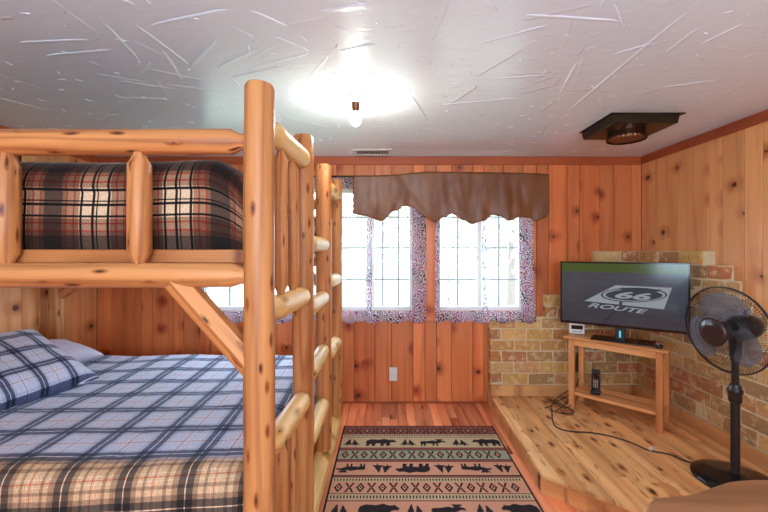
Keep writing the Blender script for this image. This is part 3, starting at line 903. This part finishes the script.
pillow('white_pillow', .62, .40, .16, [M['sheet']], (-2.41, 2.66, .685), (math.radians(-3), math.radians(12), math.radians(-8)), 'plain white pillow half hidden behind the blue plaid one', 5)

# ------------------------------------------------------------------ rug
def rug():
    mb = MB(); X0, X1, Y1, Y0 = -.355, .845, 3.10, 1.27
    def ngon(pts, mi, z): mb.add([(x, y, z) for x, y in pts], [list(range(len(pts)))], None, mi, False)
    def rect(a, b, c, d, mi, z=.0086): ngon([(a, c), (b, c), (b, d), (a, d)], mi, z)
    mb.box(X0, X1, Y0, Y1, .0, .008, mi=5)
    ix0, ix1 = X0 + .012, X1 - .012
    BEAR = [(0, .45), (.04, .78), (.18, .95), (.42, .88), (.60, 1.0), (.74, .86), (.84, .86), (.88, .92), (.92, .8), (1.0, .62), (.97, .52), (.85, .5), (.78, .42), (.78, .06), (.74, 0), (.66, 0), (.66, .3), (.6, .33), (.57, 0), (.47, 0), (.49, .33), (.33, .36), (.30, 0), (.2, 0), (.2, .3), (.13, .2), (.11, 0), (.01, 0), (.04, .3)]
    MOOSE = [(0, .52), (.05, .66), (.3, .68), (.5, .78), (.6, .7), (.66, .7), (.62, .86), (.58, 1.0), (.66, .92), (.7, 1.0), (.74, .9), (.8, 1.0), (.83, .9), (.9, .98), (.88, .82), (.8, .76), (.9, .7), (1.0, .56), (.97, .48), (.84, .52), (.74, .4), (.66, .34), (.67, 0), (.61, 0), (.59, .3), (.53, .3), (.52, 0), (.46, 0), (.46, .3), (.24, .34), (.2, .26), (.2, 0), (.14, 0), (.12, .28), (.08, .22), (.08, 0), (.02, 0), (.03, .3)]
    TREE = [(.5, 1), (.66, .72), (.6, .74), (.8, .46), (.7, .48), (1, .16), (.56, .18), (.56, 0), (.44, 0), (.44, .18), (0, .16), (.3, .48), (.2, .46), (.4, .74), (.34, .72)]
    def motif(P, x0, x1, y0, y1, flipx=False, flipy=False):
        Q = []
        for a, b in P:
            if flipx: a = 1 - a
            if flipy: b = 1 - b
            Q.append((x0 + (x1 - x0) * a, y0 + (y1 - y0) * b))
        area = sum(Q[i][0] * Q[(i + 1) % len(Q)][1] - Q[(i + 1) % len(Q)][0] * Q[i][1] for i in range(len(Q)))
        if area < 0: Q = Q[::-1]
        ngon(Q, 0, .0094)
    def trees(x0, x1, y0, y1, fy):
        w = (x1 - x0)
        motif([(a + .22 * (b - .3), b) for a, b in TREE], x0, x0 + w * .55, y0, y1, False, fy)
        motif([(a - .22 * (b - .3), b) for a, b in TREE], x0 + w * .42, x1, y0, y1 - (y1 - y0) * .1, False, fy)
    def animals(ya, yb, fy, items, base):
        rect(ix0, ix1, ya, yb, base); m = (yb - ya) * .14
        for k, a, b, fx in items:
            b = min(b, ix1 - .005)
            if k == 't': trees(a, b, ya + m, yb - m, fy)
            else: motif(BEAR if k == 'b' else MOOSE, a, b, ya + m, yb - m, fx, fy)
    def diamonds(ya, yb, base, p=.132):
        rect(ix0, ix1, ya, yb, base); yc = (ya + yb) / 2; h = (yb - ya) / 2 * .86
        def q(cx, cy, w, hh, mi, z=.0094): ngon([(cx - w, cy), (cx, cy - hh), (cx + w, cy), (cx, cy + hh)], mi, z)
        x = ix0 + p * .35
        while x < ix1 - p * .3:
            q(x, yc, p * .20, h, 0); q(x, yc, p * .10, h * .55, 1, .0099); q(x, yc, p * .05, h * .26, 0, .0103)
            if x + p * .5 < ix1 - .02:
                cx = x + p * .5
                for s in (-1, 1):
                    ngon([(cx - p * .24, yc + s * h * .85), (cx - p * .24 + .012, yc + s * h), (cx, yc + s * h * .25), (cx, yc + s * h * .02)][::(1 if s < 0 else -1)] if False else [(cx - p * .22, yc + s * h), (cx - p * .12, yc + s * h), (cx + .004, yc), (cx - .008, yc)], 0, .0094)
                    ngon([(cx + p * .22, yc + s * h), (cx + p * .12, yc + s * h), (cx - .004, yc), (cx + .008, yc)], 0, .0094)
                q(cx, yc, p * .07, h * .45, 3, .0099)
            x += p
    def dots(ya, yb, base=2):
        rect(ix0, ix1, ya, yb, base); x = ix0 + .01; h = (yb - ya) * .25
        while x < ix1 - .01:
            rect(x, x + .008, (ya + yb) / 2 - h, (ya + yb) / 2 + h, 0, .0093); x += .019
    I1 = [('t', -.325, -.205, 0), ('b', -.165, .065, 0), ('t', .09, .205, 0), ('m', .235, .43, 0), ('t', .465, .59, 0), ('b', .62, .83, 1)]
    I2 = [('m', -.338, -.145, 1), ('t', -.105, .03, 0), ('b', .045, .275, 1), ('t', .30, .435, 0), ('m', .475, .675, 0), ('t', .69, .81, 0)]
    y = 3.088
    seq = [('l', 3, .02), ('d', 3, .105), ('l', 0, .008), ('o', 2, .045), ('l', 3, .006), ('a1', 2, .145), ('l', 3, .035), ('l', 0, .006), ('d', 4, .115), ('l', 0, .006), ('l', 3, .028), ('a2', 1, .15), ('l', 0, .01), ('l', 3, .018), ('o', 2, .045), ('d', 1, .11), ('l', 0, .006), ('o', 2, .055), ('l', 3, .01), ('a1', 1, .15), ('l', 3, .03), ('d', 4, .115), ('l', 3, .03), ('a2', 2, .15), ('l', 3, .02), ('o', 2, .045), ('d', 3, .105), ('l', 3, .02)]
    for k, c, h in seq:
        if y - h < Y0 + .01: break
        if k == 'l': rect(ix0, ix1, y - h, y, c)
        elif k == 'd': diamonds(y - h, y, c)
        elif k == 'o': dots(y - h, y, c)
        elif k == 'a1': animals(y - h, y, False, I1, c)
        elif k == 'a2': animals(y - h, y, True, I2, c)
        y -= h
    o = mb.build('patterned_rug', RUGM)
    tag(o, 'rug with bears, moose, trees and diamond bands on the plank floor', 'rug')
rug()

# ------------------------------------------------------------------ ceiling things
# bare bulb light
cx, cy = -.185, 2.20
lt = thing('ceiling_light', (cx, cy, CH), 'bare glowing bulb in a small white holder on the ceiling', 'light')
MB().log((cx, cy, CH), (cx, cy, CH - .03), [(0, .062), (.008, .062), (.018, .05), (.03, .028)], n=28).build('holder', M['white'], lt)
MB().log((cx, cy, CH - .03), (cx, cy, CH - .085), [(0, .024), (.03, .022), (.045, .018), (.055, .016)], n=20).build('socket', M['brass'], lt)
MB().log((cx, cy, CH - .085), (cx, cy, CH - .165), [(0, .014), (.012, .016), (.03, .026), (.048, .030), (.064, .025), (.074, .014), (.08, .004)], n=20).build('bulb', M['bulb'], lt)
# unseen globes added behind the camera as frontal fill light
for i, (gx, gy, lab) in enumerate(((-1.0, -.7, 'added glowing fill globe nearer the bunk side behind the viewer'), (1.3, -.6, 'added glowing fill globe on the hearth side behind the viewer'))):
    g = thing('fill_globe', (gx, gy, CH), lab, 'light', 'added fill globes')
    MB().log((gx, gy, CH), (gx, gy, CH - .03), [(0, .08), (.03, .07)], n=24).build('holder', M['white'], g)  # holder of the added fill globe
    MB().log((gx, gy, CH - .03), (gx, gy, CH - .25), [(.22 / 2 * (1 - math.cos(PI * k / 12)), max(.003, .11 * math.sin(PI * k / 12))) for k in range(13)], n=24, caps=False).build('fill_glass_globe', M['globe'], g)
for i, (gx, gy, lab) in enumerate(((-1.5, -.9, 'added black fill lamp throwing light up, on the bunk side behind the viewer'), (1.6, -.7, 'added black fill lamp throwing light up, on the hearth side behind the viewer'), (.2, -1.35, 'added black fill lamp throwing light up, below the added rear window'))):  # unseen lamps added to brighten the ceiling from behind the camera
    g = thing('fill_floor_lamp', (gx, gy, 0), lab, 'lamp', 'added fill lamps behind the viewer')
    MB().log((gx, gy, .001), (gx, gy, .03), [(0, .13), (.02, .13), (.029, .03)], n=28).build('base', M['black'], g)
    MB().log((gx, gy, .02), (gx, gy, 1.12), [(0, .012), (1.1, .012)], n=12).build('pole', M['black'], g)
    MB().log((gx, gy, 1.10), (gx, gy, 1.20), [(0, .02), (.03, .09), (.07, .14), (.10, .16)], n=32, caps=False).build('fill_lamp_shade', M['black'], g)
    MB().log((gx, gy, 1.17), (gx, gy, 1.185), [(0, .13), (.014, .13)], n=32).build('fill_diffuser', M['fill_uplight'], g)
# vent
v0, v1 = -.31, .035; ya, yb = 3.31, 3.51
vt = thing('ceiling_vent', ((v0 + v1) / 2, (ya + yb) / 2, CH), 'small white slatted vent in the ceiling near the back wall', 'vent')
mb = MB(); z0, z1 = CH - .010, CH - .0005
mb.box(v0, v1, ya, ya + .03, z0, z1); mb.box(v0, v1, yb - .03, yb, z0, z1); mb.box(v0, v0 + .03, ya + .03, yb - .03, z0, z1); mb.box(v1 - .03, v1, ya + .03, yb - .03, z0, z1)
mb.build('vent_frame', M['vinyl'], vt, bevel=.002)
MB().box(v0 + .03, v1 - .03, ya + .03, yb - .03, CH - .002, CH - .0005).build('vent_backing', M['dark'], vt)
mb = MB(); x = v0 + .038
while x < v1 - .035: mb.box(x, x + .004, ya + .03, yb - .03, CH - .009, CH - .0025); x += .0135
mb.build('vent_slats', M['vinyl'], vt)
# stove pipe plate
sp = thing('stovepipe_cover', (1.645, 2.64, CH), 'dark bronze square stove-pipe box on the ceiling near the right wall', 'vent')
x0, x1, y0, y1 = 1.432, 1.862, 2.445, 2.84
mb = MB().box(x0 - .012, x1 + .03, y0 - .006, y1 + .012, CH - .006, CH - .0005); mb.build('flange', M['bronze'], sp)
mb = MB(); zb = CH - .062; e = .008
V = [(x0, y0, CH - .006), (x1, y0, CH - .006), (x1, y1, CH - .006), (x0, y1, CH - .006), (x0 + e, y0 + e, zb), (x1 - e, y0 + e, zb), (x1 - e, y1 - e, zb), (x0 + e, y1 - e, zb)]
mb.add(V, [(0, 1, 5, 4), (1, 2, 6, 5), (2, 3, 7, 6), (3, 0, 4, 7), (4, 5, 6, 7), (3, 2, 1, 0)]); mb.build('box', M['bronze'], sp, bevel=.003)
mb = MB()
def crimp(u, v):
    a = 2 * PI * u; rr_ = (.115, .118, .122, .118)[int(v * 3.0001)] + .003 * math.sin(a * 26) * (1 if v > .5 else 0)
    return (1.645 + rr_ * math.cos(a), 2.65 + rr_ * math.sin(a), (zb, zb - .03, zb - .045, zb - .055)[int(v * 3.0001)]), (0, 0, 0)
mb.grid(crimp, 120, 4, closed_u=True)
mb.log((1.645, 2.65, zb), (1.645, 2.65, zb - .05), [(0, .114), (.047, .114)], n=40)
mb.build('pipe_collar', M['brass'], sp)

# outlet on back wall
ol = thing('wall_outlet', (.047, YB, .27), 'white wall outlet plate low on the back wall', 'outlet')
MB().box(.012, .086, YB - .007, YB - .001, .208, .335).build('outlet_plate', M['white'], ol, bevel=.004, seg=2)
mb = MB()
for z in (.247, .297): mb.box(.03, .068, YB - .0095, YB - .006, z - .017, z + .017)
mb.build('socket_face', M['white'], ol, bevel=.003)

# ------------------------------------------------------------------ television table
FL = Vector((1.532, 3.206, HP)); FR = Vector((1.966, 2.775, HP))
dx = (FR - FL).normalized(); dy = Vector((-dx.y, dx.x, 0))       # dy points to the corner
if dy.x < 0: dy = -dy
ang = math.atan2(dx.y, dx.x)
TT = Matrix.Translation(FL) @ Matrix(((dx.x, dy.x, 0, 0), (dx.y, dy.y, 0, 0), (0, 0, 1, 0), (0, 0, 0, 1)))
Lf = (FR - FL).length; Df = .235; TH_ = .605
tb = thing('tv_table', (*((FL + FR) / 2 + dy * Df / 2)[:2], HP), 'narrow slatted-shelf wooden table set across the corner under the television', 'table')
def tbox(a, b, c, d, e_, f, name, axis='x', mat='table', bevel=.003, parent=None):
    return MB().box(a, b, c, d, e_, f, axis, M=TT).build(name, M[mat], parent or tb, bevel=bevel, seg=2)
lw = .042
for (a, c) in ((0, 0), (Lf - .004, 0), (0, Df), (Lf - .004, Df)): tbox(a - lw / 2, a + lw / 2, c - lw / 2 + .01, c + lw / 2 + .01, .0005, TH_ - .022, 'leg', 'z')
tbox(-.055, Lf + .055, -.035, Df + .06, TH_ - .022, TH_, 'tabletop', bevel=.005)
tbox(lw / 2, Lf - lw / 2, .0, .02, TH_ - .075, TH_ - .024, 'apron'); tbox(lw / 2, Lf - lw / 2, Df, Df + .02, TH_ - .075, TH_ - .024, 'apron')
tbox(-.01, .012, lw / 2, Df, TH_ - .075, TH_ - .024, 'apron', 'y'); tbox(Lf - .014, Lf + .008, lw / 2, Df, TH_ - .075, TH_ - .024, 'apron', 'y')
mb = MB(); zs = .14
for k in range(5): mb.box(-.008, Lf + .008, .035 + k * .043, .035 + k * .043 + .034, zs - .012, zs, 'x', M=TT)
mb.build('shelf_slats', M['table'], tb, bevel=.002)
tbox(lw / 2, Lf - lw / 2, .0, .025, zs - .022, zs + .004, 'shelf_rail'); tbox(lw / 2, Lf - lw / 2, Df - .004, Df + .022, zs - .022, zs + .004, 'shelf_rail')
tbox(-.01, .012, lw / 2, Df, zs - .022, zs - .012, 'shelf_rail', 'y'); tbox(Lf - .014, Lf + .008, lw / 2, Df, zs - .022, zs - .012, 'shelf_rail', 'y')
ZT = HP + TH_

# television
TL = Vector((1.468, 3.27, 0)); TR = Vector((2.182, 2.77, 0)); td = (TR - TL).normalized(); tn = Vector((td.y, -td.x, 0))   # tn toward the room
if tn.y > 0: tn = -tn
Wt = (TR - TL).length; z0, z1 = .815, 1.332
TM = Matrix(((td.x, -tn.x, 0, TL.x), (td.y, -tn.y, 0, TL.y), (0, 0, 1, 0), (0, 0, 0, 1)))   # x along, y = away from the room
tv = thing('television', (*((TL + TR) / 2)[:2], ZT), 'flat black television showing a road emblem, on the slatted table', 'television')
def vbox(a, b, c, d, e_, f, name, mat='black', bevel=.003, parent=None):
    return MB().box(a, b, c, d, e_, f, 'x', M=TM).build(name, M[mat], parent or tv, bevel=bevel, seg=2)
vbox(0, Wt, .0, .03, z0, z1, 'housing', 'gloss'); vbox(.12, Wt - .12, .03, .065, z0 + .06, z1 - .12, 'rear_housing', 'black', .01)
bz = .012
mb = MB()
mb.add([TM @ Vector(p) for p in ((bz, -.0008, z0 + bz + .008), (Wt - bz, -.0008, z0 + bz + .008), (Wt - bz, -.0008, z1 - bz), (bz, -.0008, z1 - bz))], [(0, 1, 2, 3)], [(0, 0, 0), (1, 0, 0), (1, 1, 0), (0, 1, 0)], off=False)
# picture marks (crop frame of the set: left x60 y103-385, right x640 y106-440)
src = np.array([(63, 103), (640, 106), (640, 438), (63, 385)], float); dst = np.array([(0, 1), (1, 1), (1, 0), (0, 0)], float)
A = []
for (x, y), (u, v) in zip(src, dst):
    A.append([x, y, 1, 0, 0, 0, -u * x, -u * y, -u]); A.append([0, 0, 0, x, y, 1, -v * x, -v * y, -v])
Hm = np.linalg.svd(np.array(A))[2][-1].reshape(3, 3)
def scr(x, y, lift=.0012):
    q = Hm @ np.array((x, y, 1.0)); u, v = q[0] / q[2], q[1] / q[2]
    return TM @ Vector((bz + (Wt - 2 * bz) * u, -lift, z0 + bz + .008 + (z1 - z0 - 2 * bz - .008) * v))
def spoly(pts, mi, lift=.0012): 
    P = [scr(x, y, lift) for x, y in pts]
    n = (P[1] - P[0]).cross(P[2] - P[1])
    mb.add(P, [list(range(len(P)))], None, mi)
spoly([(165, 290), (308, 211), (565, 221), (528, 328)], 1)
# text in the road plane: local frame (s along the base, t up) of the painted sign
def text_mesh(body, fn, mi, lift, sx=1.0, off=0):
    cu = bpy.data.curves.new('t', 'FONT'); cu.body = body; cu.offset = off; cu.resolution_u = 4
    ob = bpy.data.objects.new('t', cu); C.objects.link(ob)
    dg = bpy.context.evaluated_depsgraph_get(); me = bpy.data.meshes.new_from_object(ob.evaluated_get(dg))
    xs = [v.co.x for v in me.vertices]; ys = [v.co.y for v in me.vertices]; ax, bx, ay, by = min(xs), max(xs), min(ys), max(ys)
    P = [scr(*fn((v.co.x - ax) / (bx - ax), (v.co.y - ay) / (by - ay)), lift) for v in me.vertices]
    mb.add(P, [tuple(p.vertices) for p in me.polygons], None, mi)
    bpy.data.objects.remove(ob); bpy.data.curves.remove(cu); bpy.data.meshes.remove(me)
def par(x0, y0, x1, y1, tx, ty): return lambda s, t: (x0 + (x1 - x0) * s + tx * t, y0 + (y1 - y0) * s + ty * t)
text_mesh('ROUTE', par(180, 320, 432, 350, 26, -20), 1, .0012, off=.02)
# shield outline
def ell(cx, cy, rx, ry, n=40, sk=.0, dy_=.04): return [(cx + rx * math.cos(2 * PI * i / n) - sk * ry * math.sin(2 * PI * i / n), cy + ry * math.sin(2 * PI * i / n) + dy_ * rx * math.cos(2 * PI * i / n)) for i in range(n)]
spoly(ell(392, 258, 148, 36, sk=.9), 2, .0016); spoly(ell(392, 258, 140, 32, sk=.9), 1, .0018); spoly(ell(392, 259, 128, 27, sk=.9), 2, .0020)
spoly([(300, 236), (340, 222), (520, 230), (500, 241), (320, 232)], 2, .0022)
spoly([(326, 290), (340, 296), (336, 312), (322, 306)], 2, .0022)
text_mesh('66', par(294, 274, 456, 284, 34, -34), 1, .0024, off=.035)

text_mesh('66', par(150, 200, 151, 201, 0, 0), 2, .0002) if False else None
mb.build('screen', [M['screen'], M['scr_white'], M['scr_dark']], tv)['label'] = 'lit screen showing a grey road with a painted 66 shield'
# stand: base slab and neck
sl = at(596, 339, ZT); 
cB = (TL + TR) / 2; bx0 = Wt * .27; bx1 = Wt * .77
MB().box(bx0, bx1, -.075, .11, ZT + .0005, ZT + .012, 'x', M=TM).build('stand_base', M['gloss'], tv, bevel=.005, seg=2)
vbox(Wt * .46, Wt * .54, .015, .05, ZT + .01, z0 + .05, 'stand_neck', 'black')
vbox(Wt * .5 - .007, Wt * .5 + .005, -.004, .012, ZT + .03, ZT + .08, 'power_light', 'led', 0)['label'] = 'blue power light'

# white clock box on the table
p = at(577, 334, ZT); ca = math.radians(-18)
CM = Matrix.Translation(p) @ Matrix.Rotation(ca, 4, 'Z')
ck = thing('alarm_clock', p, 'small white box clock with a dark display at the left end of the tv table', 'clock')
MB().box(-.06, .06, -.0, .05, .001, .088, 'x', M=CM).build('case', M['white'], ck, bevel=.008, seg=3)
MB().box(-.044, .044, -.0025, .002, .040, .074, 'x', M=CM).build('display', M['gloss'], ck, bevel=.006, seg=2)
mb = MB()
for k in range(4): mb.box(-.034 + k * .02, -.022 + k * .02, -.003, .001, .018, .024, 'x', M=CM)
mb.build('button', M['dark'], ck)
# little round gadget
p = at(658.5, 348, ZT); 
gd = thing('round_gadget', p, 'small round black and silver gadget at the right end of the tv table', 'gadget')
MB().log(p + Vector((0, 0, .001)), p + Vector((0, 0, .03)), [(0, .024), (.006, .029), (.018, .029), (.029, .018)], n=24).build('body', M['gloss'], gd)
MB().log(p + Vector((0, 0, .0285)), p + Vector((0, 0, .036)), [(0, .017), (.005, .015), (.0075, .006)], n=20).build('cap', M['metal'], gd)
# handset standing on the shelf
p = at(595.5, 394, HP + zs + .004); HM = Matrix.Translation(p) @ Matrix.Rotation(math.radians(-35), 4, 'Z') @ Matrix.Rotation(math.radians(-6), 4, 'X')
hs = thing('cordless_handset', p, 'black cordless handset standing in its cradle on the lower table shelf', 'handset')
mb = MB().box(-.036, .036, -.03, .05, .001, .03, 'x', M=Matrix.Translation(p) @ Matrix.Rotation(math.radians(-35), 4, 'Z')); mb.build('cradle', M['black'], hs, bevel=.008, seg=3)
MB().box(-.032, .032, -.005, .032, .02, .195, 'z', M=HM).build('handset', M['black'], hs, bevel=.011, seg=3)
mb = MB().box(-.016, .016, -.0065, -.004, .13, .165, 'z', M=HM); mb.build('display', M['gloss'], hs)
mb = MB()
for i in range(3):
    for j in range(4): mb.box(-.016 + i * .012, -.008 + i * .012, -.0072, -.004, .055 + j * .016, .064 + j * .016, 'z', M=HM)
mb.build('keypad', M['metal'], hs)

# power adapter and outlet box on the brick behind the table
px_ = (579 - PX) / F * (YF - .03)
pa = thing('power_adapter', (px_, YF - .03, .42), 'black power adapter plugged in low on the brick behind the table', 'adapter')
MB().box(px_ - .026, px_ + .026, YF - .045, YF - .006, .33, .47, 'z').build('adapter_body', M['black'], pa, bevel=.006, seg=2)
MB().box(px_ - .012, px_ + .012, YF - .043, YF - .008, .47, .492, 'z').build('plug', M['brass'], pa, bevel=.003)

# cables
def cat(P, n=8):
    P = [Vector(p) for p in P]; out = []
    Q = [P[0]] + P + [P[-1]]
    for i in range(1, len(Q) - 2):
        for k in range(n):
            t = k / n; a, b, c, d = Q[i - 1], Q[i], Q[i + 1], Q[i + 2]
            out.append(.5 * ((2 * b) + (c - a) * t + (2 * a - 5 * b + 4 * c - d) * t * t + (3 * b - a - 3 * c + d) * t ** 3))
    out.append(P[-1]); return out
def cord(name, px, label, r=.0045, mat='black', lift=None):
    P = []
    for q in px:
        h = HP + r + .001 + (q[2] if len(q) > 2 else 0); P.append(at(q[0], q[1], h))
    o = MB().tube(cat(P), r, 8).build(name, M[mat]); tag(o, label, 'cable', 'loose cables by the tv table'); return o
fcord = cord('power_cord', [(552, 409), (552, 414), (553, 422), (558, 428), (572, 431.5), (590, 432.5), (610, 436), (630, 442), (648, 450), (668, 454), (683, 460), (697, 464.5)], 'thin black cord running from the tangle across the platform to the fan')
g_ = 'tangled cables by the tv table'
cord('tangled_cord', [(547, 398), (556, 401, .01), (566, 397, .02), (573, 391, .05), (577, 385, .10), (579, 379, .2)], 'black cable rising from the floor tangle to the plug behind the table', .004)
cord('tangled_cord', [(545, 408), (552, 405, .012), (556, 399, .03), (566, 392, .05), (576, 388, .06)], 'black cable loop leaning up to the table shelf', .004)
cord('looped_cord', [(551, 410), (560, 413), (572, 413.5), (572.5, 410.5, .008), (566, 407, .012), (558, 402.5, .012), (552, 405, .01), (550.5, 410, .006)], 'closed black cable loop lying flat beside the left table leg', .004)
cord('tangled_cord', [(576, 404), (575, 396, .02), (578, 390, .06), (577, 384, .12), (581, 378, .18)], 'black cable hanging behind the front left table leg', .0035)
cord('tangled_cord', [(556, 411), (563, 406, .015), (570, 399, .03), (575, 393, .06), (579, 388, .09)], 'black cable crossing in front of the left table leg toward the shelf', .0035)
cord('tangled_cord', [(549, 400, .004), (557, 404, .02), (566, 408, .022), (571, 404, .03), (566, 398, .035), (558, 397, .03)], 'short curled black cable on top of the floor tangle', .0035)
# white tag on the cord
p = at(651, 451, HP)
TGm = Matrix.Translation(p) @ Matrix.Rotation(math.radians(35), 4, 'Z')
fswitch = MB().box(-.018, .018, -.012, .012, .008, .022, M=TGm).build('cord_switch', M['white'], bevel=.004)

# ------------------------------------------------------------------ pedestal fan
FX, FY = 1.980, 2.19; fc = Vector((1.865, 2.12, .984))
fan = thing('pedestal_fan', (FX, FY, HP), 'black pedestal fan with a round wire guard on the wooden platform', 'fan')
z = HP
MB().log((FX, FY, z + .001), (FX, FY, z + .05), [(0, .200), (.010, .205), (.020, .200), (.030, .15), (.040, .06), (.049, .03)], n=64).build('base', M['gloss'], fan)
MB().log((FX, FY, z + .03), (FX, FY, z + .52), [(0, .022), (.49, .022)], n=20).build('pole', M['black'], fan)
MB().log((FX, FY, z + .45), (FX, FY, z + .56), [(0, .025), (.012, .032), (.055, .032), (.06, .037), (.075, .037), (.082, .030), (.105, .026)], n=24).build('height_collar', M['black'], fan)
MB().log((FX, FY, z + .54), (FX, FY, z + .86), [(0, .018), (.14, .018), (.18, .028), (.26, .030), (.32, .024)], n=20).build('neck', M['black'], fan)
axd = Vector((-1, -.16, -.10)).normalized()
RG = .238
e1 = axd.cross(Vector((0, 0, 1))).normalized(); e2 = e1.cross(axd).normalized()
def fp(s, r, a): return fc + axd * s + e1 * (r * math.cos(a)) + e2 * (r * math.sin(a))
# motor behind
mstart = fc - axd * .20
MB().log(mstart, fc - axd * .03, [(0, .03), (.012, .055), (.05, .068), (.11, .072), (.14, .066), (.17, .05)], n=28).build('motor_housing', M['black'], fan)
def guard(name, sgn, depth, nw):
    mb = MB()
    mb.tube([fp(sgn * .004, RG, 2 * PI * i / 72) for i in range(72)], .0036, 8, closed=True)
    for rr2, s in ((.17, .86), (.10, 1.0)):
        mb.tube([fp(sgn * depth * s, rr2, 2 * PI * i / 56) for i in range(56)], .0016, 5, closed=True)
    for k in range(nw):
        a = 2 * PI * k / nw; P = []
        for j in range(8):
            t = j / 7; r = .045 + (RG - .045) * t
            P.append(fp(sgn * depth * math.cos(t * PI / 2) ** .55 if t < 1 else 0, r, a + (.22 * (1 - t) if sgn > 0 else 0)))
        mb.tube(P, .0011, 4)
    return mb.build(name, M['black'], fan)
guard('front_guard', 1, .085, 110); guard('rear_guard', -1, .075, 72)
def mk_blade():
    t = NT('smoky_translucent_blade')
    tr = t.n('ShaderNodeBsdfTransparent'); t.put(tr.inputs[0], (.75, .78, .85))
    g = t.bsdf((.42, .44, .52), .18, .6)
    m = t.n('ShaderNodeMixShader'); m.inputs[0].default_value = .24; t.l(tr.outputs[0], m.inputs[1]); t.l(g, m.inputs[2])
    return t.done(m.outputs[0])
M['blade'] = mk_blade()
for k in range(3):
    a0 = 2 * PI * k / 3 + 1.35
    def fn(u, v):
        r = .045 + .165 * v; wd = (.35 + .75 * math.sin(min(1, v * 1.12) * PI * .62)) * (1 - .25 * max(0, v - .8) * 5 * abs(u - .5))
        a = a0 + (u - .5) * wd * 1.55 + .35 * v
        return fp(.018 + (u - .5) * -.055, r * (1 - .16 * (abs(u - .5) * 2) ** 3 * v), a), (0, 0, 0)
    MB().grid(fn, 22, 14).build('blade', M['blade'], fan, solid=.0025)
MB().log(fc - axd * .0, fc + axd * .06, [(0, .045), (.04, .045), (.06, .03)], n=28).build('hub', M['black'], fan)
MB().log(fc + axd * .082, fc + axd * .102, [(0, .076), (.006, .078), (.014, .068), (.02, .04)], n=36).build('guard_badge', plain('dark_maroon_badge', (.035, .014, .014), .25), fan)
# fan cord
for q_ in ('label', 'category'):
    if q_ in fcord: del fcord[q_]
del fcord['group']
fcord.parent = fan; fcord.location = fcord.location - fan.location; fswitch.parent = fcord; fswitch.location = -fan.location - fcord.location
fswitch['label'] = 'small white switch on the cord'
# fan knob
MB().log(fc - axd * .13 + Vector((0, 0, .068)), fc - axd * .13 + Vector((0, 0, .095)), [(0, .008), (.02, .01), (.027, .006)], n=12).build('swing_knob', M['black'], fan)

# ------------------------------------------------------------------ foreground slab table
HS = .74
tp = thing('slab_table', (1.35, .75, 0), 'brown wavy-edged wooden tabletop poking in at the lower right', 'table')
pts = [(.700, 1.035), (.735, 1.058), (.773, 1.066), (.852, 1.078), (.905, 1.098), (.968, 1.122), (1.03, 1.14), (1.133, 1.146), (1.30, 1.13), (1.5, 1.12), (1.75, 1.09), (1.92, 1.02), (1.96, .9), (1.93, .6), (1.85, .42), (1.6, .36), (1.2, .40), (.9, .38), (.76, .46), (.74, .65), (.705, .82), (.682, .95), (.684, 1.01)]
P = cat([Vector((a, b, 0)) for a, b in pts + pts[:1]], 5)[:-1]
poly = [(p.x, p.y) for p in P][::-1]
mb = MB().prism(poly, HS - .03, HS)
mb.build('tabletop', M['walnut'], tp, bevel=.008, seg=3)
for (x, y) in ((.85, .95), (1.8, .95), (.88, .52), (1.75, .52)):
    MB().log((x, y, 0.001), (x, y, HS - .029), [(0, .02), (HS * .5, .026), (HS - .03, .03)], n=16).build('leg', M['walnut'], tp)

# ------------------------------------------------------------------ light, world, camera
sc = bpy.context.scene
w = bpy.data.worlds.new('sky'); sc.world = w; w.use_nodes = True
bg = w.node_tree.nodes['Background']; bg.inputs[0].default_value = (.62, .81, 1.0, 1); bg.inputs[1].default_value = 11.0
def portal(x0, x1, y, z0, z1, rot):
    l = bpy.data.lights.new('portal', 'AREA'); l.shape = 'RECTANGLE'; l.size = x1 - x0; l.size_y = z1 - z0
    l.cycles.is_portal = True
    o = bpy.data.objects.new('window_portal', l); C.objects.link(o); o.location = ((x0 + x1) / 2, y, (z0 + z1) / 2); o.rotation_euler = rot
portal(WA[0], WA[1], YB + .11, WZ0, WZ1, (-PI / 2, 0, 0)); portal(WB[0], WB[1], YB + .11, WZ0, WZ1, (-PI / 2, 0, 0))
portal(RW[0], RW[1], YR - .11, RW[2], RW[3], (PI / 2, 0, 0))
cd = bpy.data.cameras.new('camera'); co = bpy.data.objects.new('camera', cd); C.objects.link(co)
co.location = CAM; co.rotation_euler = (PI / 2, 0, 0); cd.sensor_width = 36; cd.lens = 18; cd.shift_x = (384 - PX) / 768; cd.shift_y = -(256 - PY) / 768
cd.clip_start = .02
sc.camera = co
vs = sc.view_settings; vs.view_transform = 'Standard'; vs.look = 'None'; vs.gamma = 1; vs.use_curve_mapping = False; vs.exposure = 0.25
sc.cycles.max_bounces = 10; sc.cycles.diffuse_bounces = 5; sc.cycles.transparent_max_bounces = 16; sc.cycles.sample_clamp_indirect = 6
